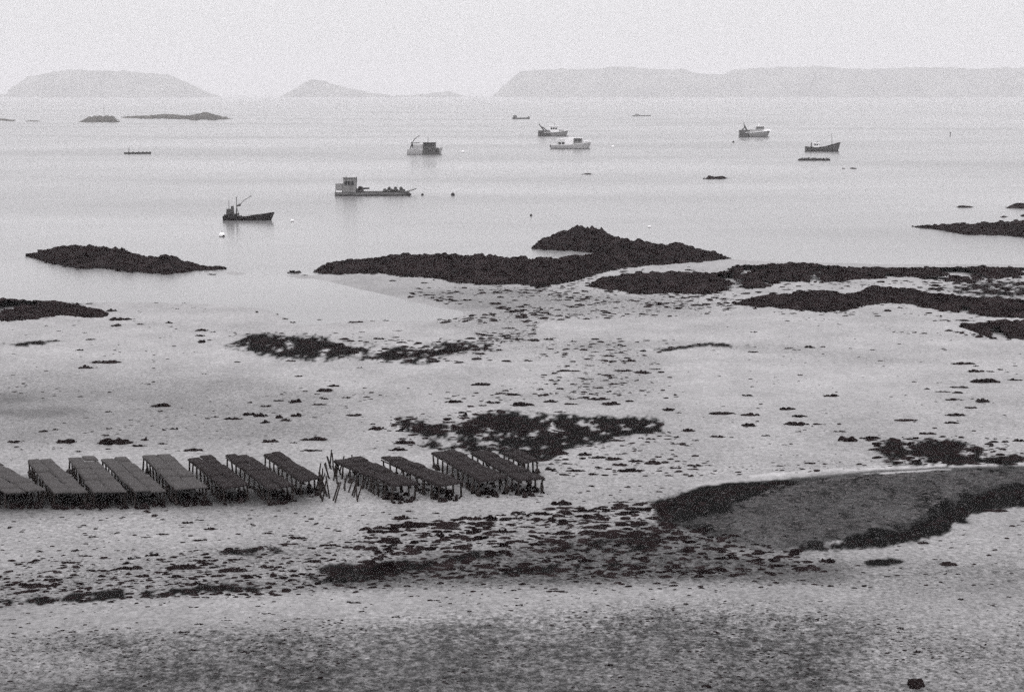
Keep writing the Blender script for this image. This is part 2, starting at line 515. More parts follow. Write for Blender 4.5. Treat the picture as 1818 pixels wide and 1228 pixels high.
sea = make_obj('water', [(-12000, -60, 0), (12000, -60, 0), (12000, 15000, 0), (-12000, 15000, 0)], [(0, 1, 2, 3)], water_material())
tag(sea, kind='structure')

hz = MB().box(-12300, 12300, -400, 15400, -3, 190).build('haze', None)
hm = bpy.data.materials.new('sea_haze'); hm.use_nodes = True
hn = hm.node_tree.nodes; hn.clear()
pv = hn.new('ShaderNodeVolumePrincipled')
pv.inputs['Color'].default_value = HAZE_COL + (1,)
pv.inputs['Density'].default_value = HAZE
ho = hn.new('ShaderNodeOutputMaterial')
hm.node_tree.links.new(pv.outputs[0], ho.inputs['Volume'])
hz.data.materials.append(hm)
tag(hz, kind='stuff')


# ------------------------------------------------------------------ islands on the horizon
def island(label, prof, base=172.6, deep=260.0, seed=0, dist_off=0):
    xs = np.array([p[0] for p in prof], float); ys = np.array([p[1] for p in prof], float)
    n = max(50, int((xs[-1] - xs[0]) / 3)); X = np.linspace(xs[0], xs[-1], n)
    top = np.interp(X, xs, ys)
    _, D = G(W / 2, base); D = float(D) + dist_off
    m = 17
    V = np.linspace(0, 1, m)
    wx = (X - W / 2) / F * D
    hgt = np.maximum(CH - (top - HZ) / F * D, 0.0)
    hgt = hgt + (fbm(wx * 0.045, wx * 0, seed, 5)) * 9 * np.clip(hgt / 20, 0, 1)
    U, VV = np.meshgrid(np.arange(n), V)
    prof_v = np.sin(np.clip(VV * 1.7, 0, 1) * math.pi / 2) ** 0.8 * np.where(VV > 0.7, np.cos((VV - 0.7) / 0.3 * math.pi / 2), 1)
    dloc = deep * (0.25 + 0.75 * np.clip(hgt / 60, 0, 1))
    Yw = D + VV * dloc[None, :] + fbm(wx * 0.01, wx * 0, seed + 4)[None, :] * 60 * (1 - VV)
    Xw = wx[None, :] * (Yw / D)
    Zw = hgt[None, :] * prof_v * (1 + fbm(Xw * 0.02, Yw * 0.02, seed + 9) * 0.25 * (VV < 0.55)) - 1.0
    Zw[0] = -1.5; Zw[-1] = -1.5
    idx = np.arange(n * m).reshape(m, n)
    q = np.stack([idx[:-1, :-1], idx[:-1, 1:], idx[1:, 1:], idx[1:, :-1]], -1).reshape(-1, 4)
    o = make_obj('island', np.stack([Xw, Yw, Zw], -1).reshape(-1, 3), q, M_ISLE, smooth=True)
    tag(o, label, 'island')
    return o


island('broad rounded island fading in the haze behind the far skerries at left',
       [(16, 172), (22, 160), (35, 150), (55, 138), (80, 131), (110, 126), (135, 123.5), (180, 125), (230, 127), (270, 130), (305, 132), (325, 141), (350, 152), (375, 163), (395, 171), (402, 173)], seed=1)
island('thin strip of low land on the left edge of the horizon', [(-120, 158), (-40, 163), (0, 166), (20, 167), (34, 172)], seed=12, dist_off=250)
island('small pointed island with a single peak between the two large islands',
       [(498, 173), (510, 167), (525, 158), (540, 149), (552, 143), (560, 139), (572, 143), (585, 147), (605, 152), (630, 158), (655, 163), (690, 168), (712, 173)], seed=2)
island('low faint islet just right of the pointed island',
       [(690, 173), (705, 169), (730, 169), (760, 166), (785, 163), (800, 162), (812, 167), (825, 170), (838, 173)], seed=3, dist_off=300)
island('long flat topped island stretching along the right half of the horizon',
       [(872, 172), (882, 164), (890, 155), (902, 145), (915, 133), (925, 126), (945, 123), (1000, 122), (1060, 120), (1090, 117), (1130, 119), (1180, 122), (1210, 121), (1228, 127), (1255, 131),
        (1280, 131), (1300, 123), (1330, 123), (1360, 120), (1400, 117), (1460, 117), (1490, 120), (1560, 121), (1600, 119), (1660, 118), (1720, 121), (1818, 119), (1960, 122), (2120, 140), (2240, 173)],
       seed=5, deep=500)


# ------------------------------------------------------------------ weed and rock lumps
def blob_mesh(x, y, z, r, h, seed=0, k=7, lay=False):
    """Vectorised lumps: each an irregular little mound of k*3 triangles."""
    g = np.random.default_rng(seed)
    n = len(x)
    rot = g.uniform(0, 2 * np.pi, n); el = g.uniform(0.65, 1.0, n)
    if lay: rot = g.normal(0.12, 0.35, n); el = g.uniform(0.4, 0.8, n); r = r * 1.15      # weed combed by the tide
    a = np.arange(k) * 2 * np.pi / k
    V = np.zeros((n, 2 * k + 1, 3))
    for ring, (rr, zz) in enumerate(((1.0, -0.15), (0.68, 0.72))):
        j = 1 + g.uniform(-0.3, 0.3, (n, k))
        lx = np.cos(a)[None] * rr * j * r[:, None]; ly = np.sin(a)[None] * rr * j * r[:, None] * el[:, None]
        c, s = np.cos(rot)[:, None], np.sin(rot)[:, None]
        V[:, ring * k:(ring + 1) * k, 0] = x[:, None] + lx * c - ly * s
        V[:, ring * k:(ring + 1) * k, 1] = y[:, None] + lx * s + ly * c
        V[:, ring * k:(ring + 1) * k, 2] = z[:, None] + h[:, None] * (zz + g.uniform(-0.2, 0.2, (n, k)) * ring)
    V[:, 2 * k, 0] = x + g.uniform(-.2, .2, n) * r; V[:, 2 * k, 1] = y + g.uniform(-.2, .2, n) * r; V[:, 2 * k, 2] = z + h
    fs = []
    for i in range(k):
        i2 = (i + 1) % k
        fs += [(i, i2, k + i2), (i, k + i2, k + i), (k + i, k + i2, 2 * k)]
    fs = np.array(fs)
    Fc = (np.arange(n) * (2 * k + 1))[:, None, None] + fs[None]
    return V.reshape(-1, 3), Fc.reshape(-1, 3)


_seed = [100]
def nseed():
    _seed[0] += 1; return _seed[0]


def reef(label, pts, a=0.45, cat='reef', name='reef', cover=1.0, lump=4.5, mat=None, weed=None, rough=1.0, base=True, group=None, hole_t=9.0):
    """A weed-covered rock bed: pts = (x, top row, bottom row) of what shows; a = share of the visible height that is real height."""
    s0 = nseed(); g = np.random.default_rng(s0)
    xs = np.array([p[0] for p in pts], float); yt = np.array([p[1] for p in pts], float); yb = np.array([p[2] for p in pts], float)
    n = max(8, int((xs[-1] - xs[0]) / 3.0)); X = np.linspace(xs[0], xs[-1], n)
    T = np.interp(X, xs, yt); B = np.interp(X, xs, yb)
    flat = a <= 0.16
    ew = np.clip((B - T) / 14, 0.15, 1) * rough * (1.9 if flat else 1.0)
    sx = X * pxm(float(B.mean())) ** -1
    T = T + fbm(sx * 1.1, sx * 0, s0 + 31, 4) * 7.0 * ew * (0.35 + 0.65 * a)
    B = B + fbm(sx * 0.45, sx * 0, s0 + 32, 5) * 10.0 * ew
    D = np.maximum(B - T, 1.0)
    far = T + a * D
    vp = 0.72
    stained = a <= 0.16 and base
    if stained:
        # flat weed: the sand under it is stained, no rock body
        global tone
        xx = list(X[::4]); pl = list(zip(xx, T[::4] + 1)) + list(zip(xx[::-1], B[::4][::-1] - 0.5))
        dm_ = float(np.max(D))
        r_ = ragged(pl, min(16, 5 + dm_ * 0.5), min(6, 1.5 + dm_ * 0.16), 0.9 + 0.8 * (1 - cover), 1, 0.12)
        r_ = r_ * np.clip(((0.25 if cover > 0.9 else 0.17) - RAG2 - RAG * 0.5) * 14, 0, 1)          # sand shows through
        tone = tone * (1 - r_) + 0.010 * r_
        base = False
    if flat: far = T + 0.5
    hpx = np.maximum((B - vp * (B - far)) - T, 0.4)
    PM = np.array([pxm(v) for v in B])
    hm_ = np.minimum(hpx / PM, 0.10) if flat else hpx / PM
    hole_at = lambda x_, y_: fbm(x_ * 0.30, y_ * 0.10, s0 + 8, 5) > hole_t
    m = 13; V = np.linspace(0, 1, m)
    VV, XX = np.meshgrid(V, X, indexing='ij')
    wob = fbm(X * 0.05, X * 0, s0, 3) * rough * np.clip(D / 12, 0, 1) * 5
    row = (B + wob * 0.3)[None] * (1 - VV) + (far)[None] * VV
    xw, yw = G(XX, row)
    hump = np.where(VV < vp, np.sin(VV / vp * math.pi / 2) ** 0.85, np.cos((VV - vp) / (1 - vp) * math.pi / 2) ** 0.9)
    taper = np.minimum(1, np.minimum(np.arange(n), np.arange(n)[::-1]) / 3.0)
    zg = ground_z(xw, yw) if B.mean() > 440 else np.zeros_like(xw)
    zg = np.maximum(zg, 0.0)
    hh = (hm_ * taper)[None] * hump
    lumpn = fbm(xw * 1.1, yw * 1.1, s0 + 3, 4)
    zz = zg * (1 - 0.0) + hh * (1 + lumpn * 0.9 * rough) - 0.03
    zz[0] = -0.25; zz[-1] = -0.25
    o3 = np.stack([xw, yw, zz], -1).reshape(-1, 3)
    cx, cy = float(xw.mean()), float(yw.mean())
    root = thing(name, label, cat, (cx, cy, 0), 0, group)
    if base:
        idx = np.arange(n * m).reshape(m, n)
        q = np.stack([idx[:-1, :-1], idx[:-1, 1:], idx[1:, 1:], idx[1:, :-1]], -1).reshape(-1, 4)
        qc = o3[q].mean(1); vq = np.repeat(np.arange(m - 1) / (m - 1), n - 1)
        keepq = ~(hole_at(qc[:, 0], qc[:, 1]) & (vq < 0.8))
        q = q[keepq]
        make_obj('rock', o3 - np.array([cx, cy, 0]), q, mat or M_ROCK, root, smooth=False)
    # lumps of weed and small boulders over it
    area = float(np.sum((D[1:] + D[:-1]) * 0.5 * np.diff(X)))
    N = int(area / (lump * lump * (0.16 if base else 0.11)) * cover)
    u = g.uniform(0, n - 1.001, N * 2); v = g.uniform(-0.07, 1.02, N * 2)
    fl_ = g.uniform(0, 1, N * 2) < (0.10 if B.mean() > 470 else 0.0); v = np.where(fl_, g.uniform(-0.45, 0, N * 2), v)
    keep = g.uniform(0, 1, N * 2) < (D[u.astype(int)] / D.max())
    u = u[keep][:N]; v = v[keep][:N]
    px_ = np.interp(u, np.arange(n), X)
    Bv = np.interp(u, np.arange(n), B); Fv = np.interp(u, np.arange(n), far); Hv = np.interp(u, np.arange(n), hm_)
    rr = Bv * (1 - v) + Fv * v
    x, y = G(px_, rr)
    vr = v; v = np.clip(v, 0, 1)
    okh = ~(hole_at(x, y) & (v < 0.8))
    x, y, v, vr, Hv, rr, px_ = [q_[okh] for q_ in (x, y, v, vr, Hv, rr, px_)]
    if cover < 0.9 or flat:
        kk = samp(r_, px_, rr) > 0.45 if stained else fbm(x * 0.5, y * 0.18, s0 + 8, 5) > (0.14 - 0.26 * cover)
        x, y, v, vr, Hv, rr, px_ = [q_[kk] for q_ in (x, y, v, vr, Hv, rr, px_)]
    hb = np.where(v < vp, np.sin(v / vp * math.pi / 2) ** 0.85, np.cos((v - vp) / (1 - vp) * math.pi / 2) ** 0.9)
    pm = F / np.maximum(y, 1)
    r = g.uniform(0.3, 1.0, len(x)) ** 1.4 * lump / pm * np.where(g.uniform(0, 1, len(x)) < 0.07, 1.8, 1.0)
    z = (np.maximum(ground_z(x, y), 0) if B.mean() > 440 else 0) + Hv * hb * (0.9 if base else 0.3)
    edge = np.minimum(1, 4 * np.minimum(v, 1 - v) + 0.35)
    r = np.where(vr < -0.07, r * 0.6, r)
    h = r * g.uniform(0.35, 0.85, len(x)) * edge * rough * (0.6 if flat else 1.0)
    Vb, Fb = blob_mesh(x - cx, y - cy, z - 0.05, r, h, s0)
    w = make_obj('seaweed', Vb, Fb, weed or M_WEED, root)
    tag(w, kind='stuff')
    return root


# far skerries
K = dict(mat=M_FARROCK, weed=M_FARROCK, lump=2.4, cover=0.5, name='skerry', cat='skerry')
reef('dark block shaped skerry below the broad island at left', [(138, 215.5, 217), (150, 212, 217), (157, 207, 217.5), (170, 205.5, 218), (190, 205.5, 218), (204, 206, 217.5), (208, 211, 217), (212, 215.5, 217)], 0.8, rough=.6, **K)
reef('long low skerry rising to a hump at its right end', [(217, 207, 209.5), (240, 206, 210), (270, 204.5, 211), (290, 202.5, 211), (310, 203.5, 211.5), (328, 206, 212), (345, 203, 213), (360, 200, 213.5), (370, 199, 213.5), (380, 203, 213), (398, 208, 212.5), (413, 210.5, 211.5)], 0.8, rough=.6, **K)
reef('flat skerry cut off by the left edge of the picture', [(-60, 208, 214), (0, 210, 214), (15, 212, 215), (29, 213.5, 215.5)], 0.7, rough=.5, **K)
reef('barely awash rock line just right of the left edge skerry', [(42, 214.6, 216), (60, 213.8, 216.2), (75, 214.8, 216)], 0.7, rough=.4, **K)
# rocks awash among the boats
K2 = dict(lump=2.6, cover=0.6, name='rock_awash', cat='rock', rough=.7)
reef('dark jagged rock line awash between the anchored boats and the beach reef', [(1249, 315, 318.5), (1256, 312.5, 318.5), (1270, 313.5, 318), (1278, 312, 318), (1285, 313, 317.5), (1290, 315.5, 317), (1297, 315, 317.5)], 0.7, **K2)
reef('short low rock awash below the white cabin boat', [(1031, 308.5, 310), (1040, 307, 310.5), (1054, 308.8, 310)], 0.7, **K2)
reef('thin rock ledge awash left of the reef at the right edge', [(1695, 366, 368.5), (1710, 364.5, 369), (1732, 366, 368)], 0.7, **K2)
reef('dark rocky point entering from the right edge, upper one', [(1784, 367, 370), (1795, 363, 371), (1812, 360, 372), (1880, 357, 373)], 0.6, **K2)
reef('tiny rock awash between the two right edge reefs', [(1773, 384, 386), (1781, 382.5, 386.5), (1792, 384, 385.5)], 0.6, **K2)
reef('small rock cut off by the right edge between two reefs', [(1810, 381, 384), (1822, 378, 385), (1850, 377, 385)], 0.6, **K2)
reef('tiny rock awash right of the dark lumpy raft', [(1508, 298, 300), (1514, 297, 300), (1520, 298.6, 299.8)], 0.7, **K2)
reef('speck of rock awash just left of another tiny rock', [(1496, 298.6, 299.8), (1499, 298, 300), (1502, 298.8, 299.8)], 0.7, **K2)

# reefs of the bay
reef('long weed covered reef lying in the water at left', [(47, 452, 455), (62, 447, 460), (85, 441, 468), (110, 435.5, 474), (145, 433, 478), (190, 437, 480), (215, 439, 483), (228, 446, 484), (250, 453, 485), (275, 456, 486), (292, 452.5, 487), (308, 454, 487), (320, 461, 486), (350, 468, 483), (370, 472, 482), (388, 472, 480), (402, 474.5, 478)], 0.42)
reef('tallest reef with a rocky peak standing behind the main weed bank', [(943, 438, 441), (955, 431, 443), (968, 421, 445), (990, 414, 446), (1010, 408, 447), (1028, 402, 448), (1045, 404, 449), (1065, 404, 451), (1082, 413, 456), (1100, 421, 460), (1115, 426, 463), (1140, 424, 466), (1165, 430, 468), (1185, 434, 469), (1215, 434, 469), (1235, 441, 468), (1260, 446, 466), (1280, 452, 463), (1298, 457.5, 460)], 0.55)
reef('main weed covered reef at the head of the bay', [(557, 479, 483), (575, 470, 486), (600, 463, 490), (640, 459, 490), (700, 452, 492), (730, 450, 494), (760, 450, 498), (800, 450, 504), (850, 454, 507), (900, 457, 509), (950, 460, 510), (990, 459, 508), (1020, 454, 502), (1060, 451, 490), (1110, 449, 480), (1160, 450, 475), (1200, 451, 471), (1250, 455, 466)], 0.36)
reef('weed bed in front of the rocky peak, split by sand', [(1046, 507, 512), (1070, 494, 516), (1100, 490, 520), (1135, 486, 524), (1200, 486, 525), (1250, 486, 524), (1290, 483, 521), (1320, 490, 519), (1350, 497, 517), (1376, 504, 511)], 0.25, hole_t=0.07)
reef('long dark weed bank running to the right edge of the picture', [(1290, 478, 485), (1320, 472, 497), (1370, 470, 505), (1430, 470, 507), (1480, 473, 506), (1520, 476, 500), (1570, 476, 497), (1620, 477, 496), (1660, 475, 501), (1720, 475, 503), (1770, 476, 499), (1830, 476, 492), (1880, 476, 492)], 0.28, hole_t=0.07)
reef('tapering weed bank below the long bank at right', [(1302, 541, 544), (1330, 531, 547), (1370, 525, 550), (1420, 521, 553), (1465, 517, 556), (1495, 524, 556), (1530, 517, 548), (1553, 508, 545), (1580, 513, 544), (1620, 514, 545), (1660, 523, 552), (1710, 527, 560), (1760, 531, 567), (1830, 534, 570), (1880, 534, 570)], 0.25, hole_t=0.15)
reef('patchy weed ledge at the right edge between the banks', [(1672, 512, 515), (1700, 504, 520), (1740, 505, 524), (1780, 503, 526), (1830, 500, 528), (1880, 500, 528)], 0.15, cover=.6)
reef('rounded weed mound at the right edge, nearest of the banks', [(1705, 577, 583), (1730, 577, 592), (1752, 574, 600), (1775, 569, 607), (1800, 572, 605), (1830, 570, 603), (1880, 570, 603)], 0.25, hole_t=0.15)
reef('low reef reaching in from the right edge across the water', [(1619, 401, 403), (1640, 400, 406), (1670, 398.5, 409), (1690, 397, 411), (1725, 397, 415), (1760, 393, 419), (1800, 391, 422), (1880, 389, 425)], 0.5)
reef('broad weed bank on the left edge beside the bay', [(-70, 529, 576), (0, 531, 574), (40, 533, 572), (80, 536, 569), (110, 539, 567), (150, 546, 567), (180, 552, 566), (192, 558, 563)], 0.18, hole_t=0.07)
reef('thin finger of weed along the top of the left edge bank', [(95, 536, 544), (140, 537, 542), (185, 538.5, 541)], 0.15)
reef('narrow dark weed line on pale sand at the left edge', [(-60, 614, 620), (0, 614, 618), (40, 610, 617), (80, 607, 612), (122, 604.5, 608)], 0.15, lump=3.4)
reef('wide dark weed patch in the middle of the sand left of centre', [(392, 613, 616), (425, 609, 619), (440, 595, 622), (470, 593, 627), (500, 598, 632), (530, 600, 638), (570, 601, 641), (610, 610, 642), (632, 620, 640), (648, 631, 637)], 0.15)
reef('broken weed patches trailing right of the wide dark patch', [(632, 612, 640), (660, 615, 632), (690, 622, 645), (730, 618, 647), (760, 624, 646), (775, 612, 630), (800, 610, 634), (830, 608, 628), (850, 610, 624), (890, 622, 627)], 0.12, cover=.55)
reef('narrow curved weed strip on bright sand right of centre', [(1162, 623, 626), (1185, 619, 626), (1210, 615, 622), (1232, 614, 618), (1245, 609.5, 618), (1275, 610, 620), (1300, 614, 620), (1336, 614, 618)], 0.15, lump=3.6)
reef('short thick weed wedge at the left end of the biggest patch', [(698, 744, 750), (715, 746, 760), (740, 751, 774), (770, 753, 782), (790, 756, 783), (806, 768, 780)], 0.15)
reef('biggest dark weed patch behind the right oyster trestles', [(800, 758, 768), (830, 745, 780), (862, 739, 788), (880, 735, 797), (930, 738, 803), (980, 740, 806), (1010, 741, 800), (1060, 741, 786), (1100, 744, 781), (1140, 746, 774), (1170, 752, 767), (1186, 756, 759)], 0.15)
reef('loose weed between the biggest patch and the trestles', [(735, 800, 806), (780, 782, 802), (830, 782, 803), (880, 794, 812), (940, 800, 822), (980, 800, 822), (1003, 812, 818)], 0.12, cover=.5)
reef('ragged dark weed bed beside the runnel at right', [(1550, 792, 800), (1575, 785, 818), (1610, 783, 828), (1660, 786, 830), (1700, 786, 829), (1730, 788, 828), (1745, 796, 826)], 0.12, cover=.9)
reef('weed strip along the runnel at the right edge', [(1560, 822, 829), (1640, 820, 829), (1740, 815, 828), (1818, 808, 823), (1880, 806, 821)], 0.12, cover=.9, lump=4)
reef('long winding weed line across the lower left beach', [(-60, 1072, 1086), (0, 1070, 1082), (60, 1066, 1078), (120, 1062, 1074), (180, 1057, 1071), (220, 1052, 1068), (280, 1054, 1067), (330, 1050, 1062), (375, 1042, 1061), (400, 1044, 1059), (450, 1050, 1058), (500, 1046, 1054)], 0.12, cover=.85, lump=5)
reef('thick black weed bank near the middle of the lower beach', [(552, 1022, 1030), (580, 1014, 1036), (620, 1004, 1034), (650, 1002, 1029), (690, 1004, 1027), (740, 1002, 1021), (770, 999, 1010), (800, 990, 1004), (850, 985, 994), (905, 984, 989)], 0.14, lump=5)
reef('dark weed bank trailing left from the shingle bank', [(965, 978, 984), (1010, 970, 984), (1060, 962, 980), (1110, 956, 978), (1150, 950, 986), (1180, 948, 972)], 0.1, lump=5, cover=.8)
reef('low weed bank below the trailing one, mid beach', [(880, 1018, 1024), (920, 1012, 1024), (960, 1008, 1023), (1010, 1004, 1020), (1060, 1003, 1014), (1110, 1004, 1013), (1140, 1008, 1014)], 0.12, lump=5, cover=.8)
reef('black weed wedge at the left end of the shingle bank', [(1150, 908, 918), (1180, 886, 930), (1220, 874, 934), (1270, 868, 924), (1320, 864, 902), (1370, 860, 882), (1425, 857, 862)], 0.08, lump=5, cover=.9)
reef('black weed band along the front of the shingle bank', [(1400, 978, 984), (1460, 966, 982), (1530, 962, 974), (1600, 950, 968), (1650, 930, 958), (1700, 905, 942), (1730, 888, 915), (1780, 876, 902), (1818, 872, 900), (1880, 868, 896)], 0.08, lump=5, cover=.9)
reef('dark oval weed patch under the front of the shingle bank', [(1530, 1003, 1008), (1560, 999, 1010), (1590, 998, 1009), (1628, 1003, 1006)], 0.12, lump=5)
reef('weed bed above the winding line, lower left beach', [(376, 982, 990), (400, 976, 995), (430, 978, 993), (470, 976, 988), (508, 977, 983)], 0.12, lump=5, cover=.8)

ground = build_ground()

